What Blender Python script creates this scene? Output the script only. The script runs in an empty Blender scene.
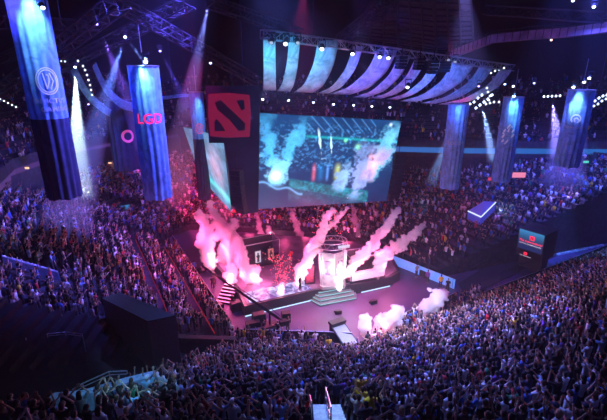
import bpy, bmesh, math, random
import numpy as np
from mathutils import Vector, Matrix, noise as mnoise
random.seed(7); RNG = np.random.default_rng(7)
S = bpy.context.scene
COL = S.collection
PI = math.pi
CAMZ = 24.0; FPX = 405.0; PITCH = math.radians(18.8)
cp, sp = math.cos(PITCH), math.sin(PITCH)

# ---------------------------------------------------------------- survey helpers
def A(px, py, Y):                      # point seen at a pixel at forward distance Y
    t = math.tan(PITCH + math.atan((py - 210) / FPX)); d = Y * cp + Y * t * sp
    return Vector(((px - 303.5) / FPX * d, Y, CAMZ - Y * t))
def F(px, py, z=0.0):                  # point seen at a pixel at height z
    t = math.tan(PITCH + math.atan((py - 210) / FPX))
    return A(px, py, (CAMZ - z) / t)
def proj(p):
    d = p[1] * cp + (CAMZ - p[2]) * sp
    up = (p[2] - CAMZ) * cp + p[1] * sp
    return (303.5 + FPX * p[0] / d, 210 - FPX * up / d, d)
UX, UY = -0.491, 0.871
def W(v, u, z=0.0): return Vector((u * UX + v * UY, u * UY - v * UX, z))
def VU(x, y): return (x * UY - y * UX, x * UX + y * UY)
AV = math.atan2(-UX, UY)               # heading of the v axis

# ---------------------------------------------------------------- materials
MATS = {}
def mat(name, col=(.5, .5, .5), rough=.6, metal=0., em=None, es=0., var=0., scale=8., bump=0., alpha=None, trans=0.):
    if name in MATS: return MATS[name]
    m = bpy.data.materials.new(name); m.use_nodes = True
    nt = m.node_tree; b = nt.nodes['Principled BSDF']
    b.inputs['Base Color'].default_value = (*col, 1); b.inputs['Roughness'].default_value = rough
    b.inputs['Metallic'].default_value = metal
    if trans: b.inputs['Transmission Weight'].default_value = trans
    if em: b.inputs['Emission Color'].default_value = (*em, 1); b.inputs['Emission Strength'].default_value = es
    if var or bump:
        tc = nt.nodes.new('ShaderNodeTexCoord'); nz = nt.nodes.new('ShaderNodeTexNoise')
        nz.inputs['Scale'].default_value = scale; nz.inputs['Detail'].default_value = 4
        nt.links.new(tc.outputs['Object'], nz.inputs['Vector'])
        if var:
            r = nt.nodes.new('ShaderNodeValToRGB')
            r.color_ramp.elements[0].color = (*[c * (1 - var) for c in col], 1); r.color_ramp.elements[0].position = .35
            r.color_ramp.elements[1].color = (*[min(1, c * (1 + var)) for c in col], 1); r.color_ramp.elements[1].position = .65
            nt.links.new(nz.outputs['Fac'], r.inputs['Fac']); nt.links.new(r.outputs['Color'], b.inputs['Base Color'])
        if bump:
            bp = nt.nodes.new('ShaderNodeBump'); bp.inputs['Strength'].default_value = bump
            nt.links.new(nz.outputs['Fac'], bp.inputs['Height']); nt.links.new(bp.outputs['Normal'], b.inputs['Normal'])
    MATS[name] = m; return m
def emis(name, col, s):
    return mat(name, (.02, .02, .02), .5, 0, col, s)
def mat_attr(name, rough=.8, emission=0., base=True):
    m = bpy.data.materials.new(name); m.use_nodes = True; nt = m.node_tree; b = nt.nodes['Principled BSDF']
    a = nt.nodes.new('ShaderNodeAttribute'); a.attribute_name = 'tint'
    if base: nt.links.new(a.outputs['Color'], b.inputs['Base Color'])
    else: b.inputs['Base Color'].default_value = (.01, .01, .01, 1)
    b.inputs['Roughness'].default_value = rough
    if emission:
        nt.links.new(a.outputs['Color'], b.inputs['Emission Color']); b.inputs['Emission Strength'].default_value = emission
    MATS[name] = m; return m
def mat_objcolor(name, rough=.8):
    m = bpy.data.materials.new(name); m.use_nodes = True; nt = m.node_tree; b = nt.nodes['Principled BSDF']
    a = nt.nodes.new('ShaderNodeObjectInfo'); nz = nt.nodes.new('ShaderNodeTexNoise'); nz.inputs['Scale'].default_value = 9
    tc = nt.nodes.new('ShaderNodeTexCoord'); nt.links.new(tc.outputs['Object'], nz.inputs['Vector'])
    mp = nt.nodes.new('ShaderNodeMapRange'); mp.inputs[3].default_value = .75; mp.inputs[4].default_value = 1.2
    vm = nt.nodes.new('ShaderNodeVectorMath'); vm.operation = 'SCALE'
    nt.links.new(nz.outputs['Fac'], mp.inputs[0]); nt.links.new(a.outputs['Color'], vm.inputs[0]); nt.links.new(mp.outputs[0], vm.inputs['Scale'])
    nt.links.new(vm.outputs[0], b.inputs['Base Color']); b.inputs['Roughness'].default_value = rough
    MATS[name] = m; return m
def mat_vol(name, dens, col=(1, 1, 1), aniso=0.):
    m = bpy.data.materials.new(name); m.use_nodes = True; nt = m.node_tree; nt.nodes.clear()
    o = nt.nodes.new('ShaderNodeOutputMaterial'); v = nt.nodes.new('ShaderNodeVolumeScatter')
    v.inputs['Color'].default_value = (*col, 1); v.inputs['Density'].default_value = dens; v.inputs['Anisotropy'].default_value = aniso
    nt.links.new(v.outputs[0], o.inputs['Volume']); MATS[name] = m; return m

M_blk = mat('black_paint', (.012, .012, .016), .5, var=.3)
M_blkcloth = mat('black_cloth', (.008, .008, .011), .95, var=.4, scale=3)
M_metal = mat('dark_steel', (.05, .05, .06), .4, .8, var=.3)
M_alu = mat('aluminium', (.45, .46, .5), .35, .8, var=.2)
M_conc = mat('dark_concrete', (.045, .045, .055), .85, var=.3, scale=1.5, bump=.15)
M_conc2 = mat('stand_concrete', (.03, .03, .04), .9, var=.4, scale=2, bump=.1)
M_floor = mat('arena_floor', (.075, .045, .13), .5, var=.18, scale=.35, bump=.05)
M_roof = mat('roof_metal', (.07, .075, .11), .6, .2, var=.35, scale=.4)
M_white = mat('white_plastic', (.8, .8, .82), .4, var=.05)
M_pale = mat('pale_step', (.72, .82, .80), .6, var=.2, scale=5)
M_skin = mat_objcolor('skin', .6)
M_cloth = mat_objcolor('cloth', .9)
M_hair = mat_objcolor('hair', .7)
M_red = mat('red_fabric', (.45, .02, .03), .7, var=.2)
M_lens = emis('lamp_lens', (.75, .85, 1), 60)
M_lensv = emis('lamp_lens_violet', (.35, .2, 1), 50)

# ---------------------------------------------------------------- object helpers
def tag(o, label=None, cat=None, group=None, kind=None):
    if label: o['label'] = label
    if cat: o['category'] = cat
    if group: o['group'] = group
    if kind: o['kind'] = kind
    return o
def empty(name, loc=(0, 0, 0), rz=0.):
    o = bpy.data.objects.new(name, None); COL.objects.link(o); o.location = loc; o.rotation_euler = (0, 0, rz)
    o.empty_display_size = .2; return o
def mk(name, me, m=None, parent=None, loc=None, rz=None):
    o = bpy.data.objects.new(name, me); COL.objects.link(o)
    if m: me.materials.append(m)
    if parent: o.parent = parent
    if loc is not None: o.location = loc
    if rz is not None: o.rotation_euler = (0, 0, rz)
    return o
class MB:
    def __init__(s): s.v = []; s.f = []
    def quad(s, a, b, c, d):
        n = len(s.v); s.v += [tuple(a), tuple(b), tuple(c), tuple(d)]; s.f.append((n, n + 1, n + 2, n + 3)); return s
    def poly(s, pts):
        n = len(s.v); s.v += [tuple(p) for p in pts]; s.f.append(tuple(range(n, n + len(pts)))); return s
    def box(s, c, d, rz=0., M=None):
        n = len(s.v); x, y, z = [k / 2 for k in d]; ca, sa = math.cos(rz), math.sin(rz)
        for dz in (-z, z):
            for dx, dy in ((-x, -y), (x, -y), (x, y), (-x, y)):
                p = Vector((c[0] + dx * ca - dy * sa, c[1] + dx * sa + dy * ca, c[2] + dz))
                s.v.append(tuple(M @ p if M else p))
        s.f += [tuple(n + k for k in q) for q in ((3, 2, 1, 0), (4, 5, 6, 7), (0, 1, 5, 4), (1, 2, 6, 5), (2, 3, 7, 6), (3, 0, 4, 7))]; return s
    def prism(s, pts, z0, z1):
        n = len(s.v); k = len(pts)
        s.v += [(p[0], p[1], z0) for p in pts] + [(p[0], p[1], z1) for p in pts]
        s.f.append(tuple(n + k - 1 - i for i in range(k))); s.f.append(tuple(n + k + i for i in range(k)))
        for i in range(k): j = (i + 1) % k; s.f.append((n + i, n + j, n + k + j, n + k + i))
        return s
    def tube(s, pts, rad, seg=8, cap=True):
        pts = [Vector(p) for p in pts]; n0 = len(s.v); K = len(pts)
        rads = rad if isinstance(rad, (list, tuple)) else [rad] * K
        up = None
        for i, p in enumerate(pts):
            t = (pts[min(i + 1, K - 1)] - pts[max(i - 1, 0)]).normalized()
            if up is None:
                up = Vector((0, 0, 1)) if abs(t.z) < .9 else Vector((1, 0, 0))
            a = (up - t * up.dot(t)).normalized(); b = t.cross(a); up = a
            for q in range(seg):
                w = 2 * PI * q / seg; s.v.append(tuple(p + (a * math.cos(w) + b * math.sin(w)) * rads[i]))
        for i in range(K - 1):
            for q in range(seg):
                r = (q + 1) % seg; s.f.append((n0 + i * seg + q, n0 + i * seg + r, n0 + (i + 1) * seg + r, n0 + (i + 1) * seg + q))
        if cap:
            s.f.append(tuple(n0 + seg - 1 - q for q in range(seg))); s.f.append(tuple(n0 + (K - 1) * seg + q for q in range(seg)))
        return s
    def rings(s, rows, seg=10):          # rows: (centre, rx, ry) stacked, flat ellipses in the xy plane
        n0 = len(s.v)
        for c, rx, ry in rows:
            for q in range(seg):
                w = 2 * PI * q / seg; s.v.append((c[0] + rx * math.cos(w), c[1] + ry * math.sin(w), c[2]))
        K = len(rows)
        for i in range(K - 1):
            for q in range(seg):
                r = (q + 1) % seg; s.f.append((n0 + i * seg + q, n0 + i * seg + r, n0 + (i + 1) * seg + r, n0 + (i + 1) * seg + q))
        s.f.append(tuple(n0 + seg - 1 - q for q in range(seg))); s.f.append(tuple(n0 + (K - 1) * seg + q for q in range(seg)))
        return s
    def ell(s, c, r, seg=10, rg=7):
        rows = [((c[0], c[1], c[2] - r[2] * math.cos(PI * i / rg)), max(.001, r[0] * math.sin(PI * i / rg)), max(.001, r[1] * math.sin(PI * i / rg))) for i in range(rg + 1)]
        return s.rings(rows, seg)
    def mesh(s, name='m', smooth=False):
        me = bpy.data.meshes.new(name); me.from_pydata(s.v, [], s.f); me.update()
        if smooth: me.polygons.foreach_set('use_smooth', [True] * len(me.polygons))
        return me
    def build(s, name, m=None, parent=None, loc=None, rz=None, smooth=False):
        return mk(name, s.mesh(name, smooth), m, parent, loc, rz)
    def remesh(s, vox, sm=1):
        me = s.mesh('tmp'); o = bpy.data.objects.new('tmp', me); COL.objects.link(o)
        r = o.modifiers.new('r', 'REMESH'); r.mode = 'VOXEL'; r.voxel_size = vox; r.use_smooth_shade = True
        if sm: k = o.modifiers.new('s', 'SMOOTH'); k.iterations = sm; k.factor = .5
        out = bpy.data.meshes.new_from_object(o.evaluated_get(bpy.context.evaluated_depsgraph_get()))
        bpy.data.objects.remove(o); bpy.data.meshes.remove(me); return out
def copy_tree(o, parent=None):
    c = o.copy(); COL.objects.link(c); c.parent = parent
    for ch in list(o.children): copy_tree(ch, c)
    return c
def lerp(a, b, t): return a + (b - a) * t
def resample(poly, n):
    P = np.array([p[:2] for p in poly], float); seg = np.r_[0, np.cumsum(np.linalg.norm(np.diff(P, axis=0), axis=1))]
    s = np.linspace(0, seg[-1], n); return np.c_[np.interp(s, seg, P[:, 0]), np.interp(s, seg, P[:, 1])]

# ---------------------------------------------------------------- setting: floor, stands, walls, roof
fl = MB(); fl.box((0, 45, -.25), (170, 170, .5)); fl.build('floor', M_floor)['kind'] = 'structure'

BANKS = {}
def lerp_(a, b, t): return (a[0] + (b[0] - a[0]) * t, a[1] + (b[1] - a[1]) * t)
def bank(name, front, back, z0, z1, n, m=M_conc2):
    front = np.array([p[:2] for p in front], float); back = np.array([p[:2] for p in back], float)
    mb = MB(); K = len(front)
    L = [front + (back - front) * i / n for i in range(n + 1)]; Z = [z0 + (z1 - z0) * i / n for i in range(n + 1)]
    def P(i, k, z): return (L[i][k][0], L[i][k][1], z)
    for k in range(K - 1):
        mb.quad(P(0, k, -.02), P(0, k + 1, -.02), P(0, k + 1, Z[0]), P(0, k, Z[0]))
        for i in range(n):
            mb.quad(P(i, k, Z[i]), P(i, k + 1, Z[i]), P(i + 1, k + 1, Z[i]), P(i + 1, k, Z[i]))
            mb.quad(P(i + 1, k, Z[i]), P(i + 1, k + 1, Z[i]), P(i + 1, k + 1, Z[i + 1]), P(i + 1, k, Z[i + 1]))
    for k in (0, K - 1):               # stepped end walls
        for i in range(n):
            mb.quad(P(i, k, min(0, z0) - .02), P(i + 1, k, min(0, z0) - .02), P(i + 1, k, Z[i]), P(i, k, Z[i]))
    o = mb.build(name, m); o['kind'] = 'structure'
    BANKS[name] = (L, Z, n); return o

P1 = (-6.8, 30.5); P2 = (4.35, 29.9)
def vadd(p, v, u): return (p[0] + v * UY + u * UX, p[1] - v * UX + u * UY)
P3 = vadd(P2, 15, 0); P4 = vadd(P2, 35, 0); P5 = vadd(P2, 52, 0)
near_front = [P1, P2, P3, P4, P5]
near_back = [(-13, 7), (10.35, 7), vadd(P3, 0, -22.9), vadd(P4, 0, -22.9), vadd(P5, 0, -22.9)]
bank('near_stand', near_front, near_back, 0.0, 14.4, 27)
left_front = [W(9.9, 31), W(9.9, 42), W(9.9, 52.5)]
left_back = [W(-8, 28), W(-8, 42), W(-8, 52.5)]
bank('left_stand', left_front, left_back, .8, 10.6, 21)
bank('left_stand_bridge', [W(0, 52.5), W(0, 57.5)], [W(-8, 52.5), W(-8, 57.5)], 6.2, 10.6, 9)
far_front = [(15.1, 44.1), (13, 47.8), (11, 51.2), F(352, 243), F(325, 239), F(300, 236.5), F(275, 234.5)]
far_left_front = [F(275, 234.5), F(255, 233), F(235, 231.5), F(212, 229.5), F(190, 230), W(9.9, 60), W(9.9, 57.5)]
far_back = [(50, 57), (51, 60), (46, 64), (38, 67), (26, 70), (12, 75), (0, 83), (-14, 88), (-28, 88), (-42, 80), W(-8, 64), W(-8, 57.5)]
bank('far_stand', far_front[:7], far_back[:7], .8, 10.6, 24)
far_left_back = [(0, 83), (-12, 85), (-24, 82), (-32, 73), (-36, 62), (-33.5, 52), W(-8, 57.5)]
bank('far_left_stand', far_left_front, [(-2, 81), (-12, 83), (-24, 80), (-31.5, 72), (-35.5, 62), W(-6, 59), W(-8, 57.5)], .8, 8.4, 22)
bank('corner_stand', [(-7.1, 32.4), (-6.95, 31.5), (-6.8, 30.5)], [W(-8, 28), (-20, 12), (-13, 7)], .2, 12.5, 26, M_blkcloth)

up_front = [(60, 30), (60, 50), (56, 60), (49, 64), (38, 64.5), (25, 65), (12, 67), (0, 76), (-13, 84), (-25, 81), (-33, 73), (-37, 62), (-37, 50.5), W(-9, 45), W(-9, 30), W(-9, 12)]
up_back = [(76, 26), (76, 54), (70, 72), (56, 80), (40, 80.5), (25, 81), (14, 83), (2, 92), (-14, 99), (-30, 97), (-48, 88), (-54, 74), (-52, 56), W(-25, 45), W(-25, 28), W(-25, 6)]
bank('upper_deck', up_front, up_back, 12.6, 22.4, 18, M_conc2)
front_pit = ([P1, P2, P3, P4, P5], [(P1[0], P1[1] + 1.75), (P2[0], P2[1] + 1.75), vadd(P3, 0, 1.75), vadd(P4, 0, 1.75), vadd(P5, 0, 1.75)])
BANKS['pit'] = ([np.array([lerp_(a, b, t) for a, b in zip(*front_pit)]) for t in (0, .45, .95)], [0, 0, 0], 2)
# ribbon fascia, soffit
def strip(name, poly, z0, z1, m, off=0., kind='structure'):
    mb = MB(); P = [Vector((p[0], p[1], 0)) for p in poly]
    for a, b in zip(P[:-1], P[1:]):
        d = (b - a).normalized(); n = Vector((-d.y, d.x, 0)) * off
        mb.quad((a + n) + Vector((0, 0, z0)), (b + n) + Vector((0, 0, z0)), (b + n) + Vector((0, 0, z1)), (a + n) + Vector((0, 0, z1)))
    o = mb.build(name, m); o['kind'] = kind; return o
strip('trim_1', up_front, 10.9, 13.6, M_conc, .15)
strip('trim_2', up_front[1:9], 11.6, 12.45, emis('ribbon_blue', (.03, .22, .75), .6), .22)
strip('trim_3', up_front[9:], 11.6, 12.3, emis('ribbon_violet', (.25, .10, .5), .3), .22)
back_wall = [(p[0] * 1.02, p[1] * 1.02) for p in up_back]
strip('wall_back', up_back[:12], 0, 44, M_blkcloth, -.1)
strip('wall_left', up_back[11:], 0, 44, M_blkcloth, -.1)
strip('wall_right', [up_back[0], (76, -20)], 0, 44, M_blkcloth)
# concourse band behind the lower bowl (dark box fronts with small lit bays)
strip('trim_4', far_back[:7] + [(-2, 81.2), (-12, 83.3), (-24.3, 80.2), (-31.8, 72.2), (-36, 62), (-35.6, 46.4), W(-8, 40), W(-8, 28)], 7.5, 12.0, M_conc, 0)
# arena roof
cl = MB(); cl.box((0, 40, 44.2), (200, 170, .4)); cl.build('ceiling', mat('ceiling_black', (.02, .02, .028), .9, var=.3, scale=.2))['kind'] = 'structure'
HAZE = .0010
# ---------------------------------------------------------------- people
POSES = {   # (left elbow, left wrist, right elbow, right wrist), person faces +Y
 'arms raised': ((-.33, .04, 1.60), (-.30, .12, 1.88), (.33, .04, 1.60), (.30, .12, 1.88)),
 'right arm up': ((-.25, -.02, 1.15), (-.24, .10, .92), (.29, .10, 1.62), (.25, .18, 1.90)),
 'left arm up': ((-.29, .10, 1.62), (-.25, .18, 1.90), (.25, -.02, 1.15), (.24, .10, .92)),
 'clapping overhead': ((-.30, .08, 1.62), (-.06, .14, 1.86), (.30, .08, 1.62), (.06, .14, 1.86)),
 'hands on head': ((-.40, -.02, 1.64), (-.13, .0, 1.76), (.40, -.02, 1.64), (.13, .0, 1.76)),
 'arms down': ((-.25, -.02, 1.15), (-.26, .08, .90), (.25, -.02, 1.15), (.26, .08, .90)),
 'clapping': ((-.27, .08, 1.16), (-.05, .30, 1.24), (.27, .08, 1.16), (.05, .30, 1.24)),
 'hand forward': ((-.26, .0, 1.15), (-.22, .16, .95), (.26, .22, 1.28), (.20, .44, 1.46)),
 'filming': ((-.24, .24, 1.38), (-.08, .34, 1.62), (.24, .24, 1.38), (.08, .34, 1.62)),
}
PN = list(POSES)
def hand(mb, wr, el, side):
    wr = Vector(wr); d = (wr - Vector(el)).normalized()
    fw = Vector((0, 1, 0)); fw = (fw - d * fw.dot(d)); fw = fw.normalized() if fw.length > .1 else Vector((0, 0, 1))
    sd = d.cross(fw).normalized()                        # across the palm
    palm = wr + d * .05
    mb.tube([wr - d * .02, palm, wr + d * .09], [.026, .036, .038], 8)
    for i, (off, ln) in enumerate(((-.030, .062), (-.010, .076), (.011, .072), (.031, .056))):
        b = wr + d * .085 + sd * off; m = b + d * ln * .5 + sd * off * .15; e = m + (d * .8 + fw * .5) * ln * .5
        mb.tube([b, m, e], [.0105, .010, .0085], 6)
    t0 = wr + d * .03 - sd * .03 * side; t1 = t0 + (d * .6 - sd * side * .8) * .035; t2 = t1 + (d + fw * .4) * .028
    mb.tube([t0, t1, t2], [.013, .012, .010], 6)
def legs(mb, k=0., floor=.0, stride=0.):
    for s in (-1, 1):
        y = stride * s
        mb.tube([(.09 * s, 0, .93), (.105 * s, .02 + y * .5, .50), (.11 * s, -.01 + y, .10)], [.088 + k, .056 + k, .042 + k], 10)
def head(mb):
    mb.tube([(0, -.01, 1.40), (0, .005, 1.53)], [.058, .052], 10)
    mb.ell((0, .015, 1.635), (.075, .095, .118), 14, 10)
    mb.ell((0, .045, 1.575), (.05, .06, .055), 10, 6)     # jaw
    mb.tube([(0, .105, 1.645), (0, .128, 1.612), (0, .105, 1.60)], [.008, .015, .010], 6)   # nose
    for s in (-1, 1):
        mb.ell((.077 * s, .005, 1.63), (.014, .022, .034), 8, 5)
        mb.ell((.03 * s, .103, 1.64), (.014, .009, .010), 8, 5)
    mb.tube([(-.026, .098, 1.575), (0, .108, 1.574), (.026, .098, 1.575)], [.006, .009, .006], 6)
def torso(mb, k=0., lo=.90):
    mb.rings([((0, 0, lo), .150 + k, .105 + k), ((0, 0, 1.02), .145 + k, .10 + k), ((0, .0, 1.18), .16 + k, .105 + k),
              ((0, 0, 1.33), .185 + k, .115 + k), ((0, -.005, 1.42), .165 + k, .095 + k), ((0, -.005, 1.475), .075 + k, .06 + k)], 16)
SHO = ((-.185, 0, 1.415), (.185, 0, 1.415))
BODY = {}; SHIRT = {}; 
for pn, (le, lw, re_, rw) in POSES.items():
    b = MB(); torso(b); legs(b); head(b)
    for s in (-1, 1): b.tube([(.11 * s, -.03, .04), (.112 * s, .06, .04), (.115 * s, .17, .03)], [.045, .045, .032], 8)
    for sh, el, wr, s in ((SHO[0], le, lw, -1), (SHO[1], re_, rw, 1)):
        b.tube([sh, el, wr], [.052, .040, .027], 10); hand(b, wr, el, s)
    BODY[pn] = b.remesh(.0095)
    c = MB(); torso(c, .018, .86)
    for sh, el in ((SHO[0], le), (SHO[1], re_)):
        c.tube([sh, Vector(sh).lerp(Vector(el), .5), Vector(sh).lerp(Vector(el), .85)], [.070, .066, .064], 10)
    SHIRT[pn] = c.remesh(.02)
t = MB(); legs(t, .020); t.rings([((0, 0, .80), .15, .115), ((0, 0, .93), .165, .122)], 14); TROUS = t.remesh(.02)
hs = MB(); hs.ell((0, -.005, 1.665), (.086, .103, .105), 14, 9); hs.ell((0, -.045, 1.61), (.078, .07, .085), 12, 7); HAIR_S = hs.remesh(.014)
hl = MB(); hl.ell((0, -.008, 1.665), (.092, .105, .108), 14, 9); hl.rings([((0, -.06, 1.36), .07, .03), ((0, -.07, 1.48), .10, .045), ((0, -.055, 1.62), .095, .07)], 12); HAIR_L = hl.remesh(.015)
cpb = MB(); cpb.ell((0, 0, 1.68), (.09, .108, .095), 14, 9); cpb.rings([((0, .11, 1.672), .07, .075), ((0, .115, 1.690), .068, .073)], 12); CAP = cpb.remesh(.014)
for me in list(BODY.values()): me.materials.append(M_skin)
for me in list(SHIRT.values()) + [TROUS]: me.materials.append(M_cloth)
for me in (HAIR_S, HAIR_L, CAP): me.materials.append(M_hair)
SKINS = [(.46, .27, .19), (.42, .25, .17), (.52, .33, .25), (.28, .15, .10), (.44, .27, .19)]
HAIRC = {'dark-haired': (.012, .009, .008), 'brown-haired': (.09, .045, .025), 'fair-haired': (.42, .30, .14)}
SHIRTC = {'black': (.012, .012, .015), 'navy': (.02, .03, .10), 'blue': (.05, .16, .55), 'white': (.80, .80, .82), 'grey': (.28, .28, .30),
          'red': (.55, .03, .03), 'green': (.04, .28, .13), 'yellow': (.75, .55, .03), 'light blue': (.30, .50, .75), 'charcoal': (.05, .05, .055), 'purple': (.2, .07, .4)}
SW = [36, 13, 7, 20, 7, 5, 2, 1, 5, 16, 2]
def person(loc, rz, pose, shirt, hairk, label, group=None, style=None, sc=1.0):
    o = mk('person', BODY[pose], None, None, loc, rz); o.scale = (sc, sc, sc)
    o.color = (*random.choice(SKINS), 1)
    a = mk('shirt', SHIRT[pose], None, o); a.color = (*SHIRTC[shirt], 1)
    b = mk('trousers', TROUS, None, o); b.color = (*random.choice([(.01, .012, .02), (.02, .03, .07), (.03, .03, .035), (.10, .09, .08)]), 1)
    if style == 'cap': h = mk('cap', CAP, None, o); h.color = (*SHIRTC[random.choice(['black', 'white', 'red', 'navy'])], 1)
    else: h = mk('hair', HAIR_L if style == 'long' else HAIR_S, None, o); h.color = (*HAIRC[hairk], 1)
    tag(o, label, 'person', group); return o

# ---------------------------------------------------------------- crowd: seats in every bank
FOCUS = (-1.5, 46)
def seats(name, pitch, skip, rows=None, jit=.16):
    L, Z, n = BANKS[name]; out = []
    for i in (rows or range(n)):
        mid = (L[i] + L[i + 1]) / 2; seg = np.linalg.norm(np.diff(mid, axis=0), axis=1).sum()
        k = max(2, int(seg / pitch)); P = resample(mid, k * 4 + 1)[random.randint(0, 3)::4][:k]
        for j, (x, y) in enumerate(P):
            x += random.uniform(-1, 1) * jit; y += random.uniform(-1, 1) * jit * .9
            if not skip(x, y, i, j): out.append((x, y, Z[i], i, j))
    return out
def near_skip(x, y, i, j):
    if random.random() < .05: return True
    if .1 < x < 1.85 and y < 13.9: return True
    if y < 8.5: return True
    hx, hy, d = proj((x, y, 14.4 * (29.95 - y) / 22.9 + 1.7))
    if hx < 245 and hy < np.interp(hx, [0, 60, 100, 125, 150, 180, 210, 245], [388, 390, 380, 371, 366, 357, 345, 326]): return True
    return False
near = seats('near_stand', .56, near_skip)
cand = []; rest = []
for s in near:
    z = s[2]; hx, hy, d = proj((s[0], s[1], z + 1.6))
    if d < 4 or not (-14 < hx < 621): continue
    if hy > 425: continue
    vis = 3 < hx < 604 and hy < 412
    (cand if vis else rest).append((d, s, hx, hy))
cand.sort(key=lambda c: c[0])
SPOTC = [(375, 401, 'yellow'), (236, 408, 'yellow'), (166, 408, 'white'), (502, 372, 'white'), (541, 377, 'red'), (530, 396, 'red'), (556, 371, 'red'), (507, 390, 'blue'), (546, 358, 'green'), (570, 356, 'green'), (415, 359, 'yellow'), (491, 386, 'white'),
         (355, 400, 'blue'), (412, 405, 'white'), (298, 404, 'light blue'), (268, 369, 'white'), (426, 376, 'blue'), (203, 388, 'red'), (331, 353, 'white'), (262, 405, 'white'), (558, 388, 'light blue'), (430, 392, 'light blue'), (380, 338, 'red'), (201, 368, 'red')]
FORCE = {}
for fx, fy, fc in SPOTC:
    b_ = min(cand, key=lambda c: (lambda q: (q[0] - fx) ** 2 + (q[1] - fy) ** 2)(proj((c[1][0], c[1][1], c[1][2] + 1.25)))); FORCE[(b_[1][0], b_[1][1])] = fc
indiv = cand[:288]; rest += cand[288:]
ords = ['front', 'second', 'third', 'fourth', 'fifth', 'sixth', 'seventh', 'eighth', 'ninth', 'tenth', 'eleventh', 'twelfth', 'thirteenth']
def ordn(k):
    names = {1: 'first', 2: 'second', 3: 'third', 4: 'fourth', 5: 'fifth', 6: 'sixth', 7: 'seventh', 8: 'eighth', 9: 'ninth'}
    return names.get(k, '%d%s' % (k, {1: 'st', 2: 'nd', 3: 'rd'}.get(k % 10 if k % 100 not in (11, 12, 13) else 0, 'th')))
rows = {}
for d, s, hx, hy in indiv: rows.setdefault(s[3], []).append((s, hx, hy))
KEEP = []
rowkeys = sorted(rows, reverse=True)              # nearest row (largest index) first
for ri, rk in enumerate(rowkeys):
    R = sorted(rows[rk], key=lambda q: q[1])
    left = [q for q in R if q[1] < 326]; right = [q for q in R if q[1] >= 326]
    for side, lst in (('left', left[::-1]), ('right', right)):
        for k, (s, hx, hy) in enumerate(lst):
            x, y, z = s[:3]
            pose = random.choices(PN, [3, 2, 2, 4, 2, 11, 7, 3, 4])[0]; shirt = random.choices(list(SHIRTC), SW)[0]
            style = random.choices(['short', 'long', 'cap'], [7, 2, 1])[0]; hk = random.choices(list(HAIRC), [7, 3, 1])[0]
            if abs(hx - 375) < 4.5 and abs(hy - 398) < 9 and not globals().get('_yel'):
                _yel = True; shirt, pose, style, hk = 'yellow', 'arms down', 'short', 'dark-haired'
            who = {'cap': 'capped person in %s shirt' % shirt, 'long': 'long-haired person in %s shirt' % shirt}.get(style, 'person in %s shirt' % shirt)
            lab = '%s, %s, %s row from camera, %s %s of aisle' % (who, pose, ordn(ri + 1), ordn(k + 1), side)
            lab = lab.replace('light blue', 'pale')
            KEEP.append((x, y))
            yaw = math.atan2(-(FOCUS[0] - x), FOCUS[1] - y) + random.gauss(0, .25)
            person((x, y, z), yaw, pose, shirt, hk, lab, 'spectators in the nearest rows', style, random.uniform(.93, 1.05))

# ---- everybody further away: one mesh
def low_person(pose):
    le, lw, re_, rw = POSES[pose]; mb = MB(); cid = []
    def mark(c):
        cid.extend([c] * (len(mb.v) - len(cid)))
    mb.rings([((0, 0, .84), .16, .12), ((0, 0, 1.12), .165, .12), ((0, 0, 1.36), .20, .125), ((0, 0, 1.47), .09, .07)], 6); mark(0)
    mb.rings([((0, 0, .0), .13, .09), ((0, 0, .86), .17, .12)], 4); mark(3)
    mb.rings([((0, 0, 1.44), .06, .06), ((0, .03, 1.56), .075, .085), ((0, .03, 1.66), .08, .09)], 6); mark(1)
    mb.rings([((0, -.03, 1.56), .075, .075), ((0, -.01, 1.66), .092, .108), ((0, 0, 1.74), .07, .08), ((0, 0, 1.765), .02, .02)], 6); mark(2)
    for sh, el, wr in ((SHO[0], le, lw), (SHO[1], re_, rw)):
        e = Vector(sh).lerp(Vector(el), .85); mb.tube([sh, e], [.07, .06], 4); mark(0)
        w2 = Vector(wr) + (Vector(wr) - Vector(el)).normalized() * .15
        mb.tube([e, wr, w2], [.045, .034, .042], 4); mark(1)
    me = mb.mesh(); V = np.array(mb.v, np.float32)
    lt = np.array([len(f) for f in mb.f]); li = np.concatenate([np.array(f) for f in mb.f])
    return V, lt, li, np.array(cid)
LOW = [low_person(p) for p in PN]
crowd = []
for d, s, hx, hy in rest:
    if all((s[0] - a) ** 2 + (s[1] - b) ** 2 > .2 for a, b in KEEP): crowd.append((s[0], s[1], s[2], 1.0))
def left_skip(x, y, i, j):
    v, u = VU(x, y)
    if random.random() < .08: return True
    if i in (2, 6): return True
    return False
for s in seats('left_stand', .47, left_skip, jit=.26): crowd.append((s[0], s[1], s[2], 1.0))
for s in seats('pit', .5, lambda x, y, i, j: random.random() < .12 or x > 20, jit=.18): crowd.append((s[0], s[1], s[2], 1.0))
for s in seats('left_stand_bridge', .52, lambda *a: random.random() < .08): crowd.append((s[0], s[1], s[2], 1.0))
def far_skip(x, y, i, j):
    if random.random() < .07: return True
    if x > 9 and i < 6: return random.random() < (.42 if y < 55 else .2)
    return False
for s in seats('far_stand', .55, far_skip): crowd.append((s[0], s[1], s[2], 1.0))
def up_skip(x, y, i, j): return random.random() < .74
for s in seats('far_left_stand', .52, lambda *a: random.random() < .07): crowd.append((s[0], s[1], s[2], 1.0))
for s in seats('upper_deck', .62, up_skip):
    hx, hy, d = proj(s[:3])
    if d > 5 and -20 < hx < 627: crowd.append((s[0], s[1], s[2], 1.0))
def inpoly(x, y, P):
    r = False
    for i in range(len(P)):
        (x1, y1), (x2, y2) = P[i][:2], P[i - 1][:2]
        if (y1 > y) != (y2 > y) and x < (x2 - x1) * (y - y1) / (y2 - y1) + x1: r = not r
    return r
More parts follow.
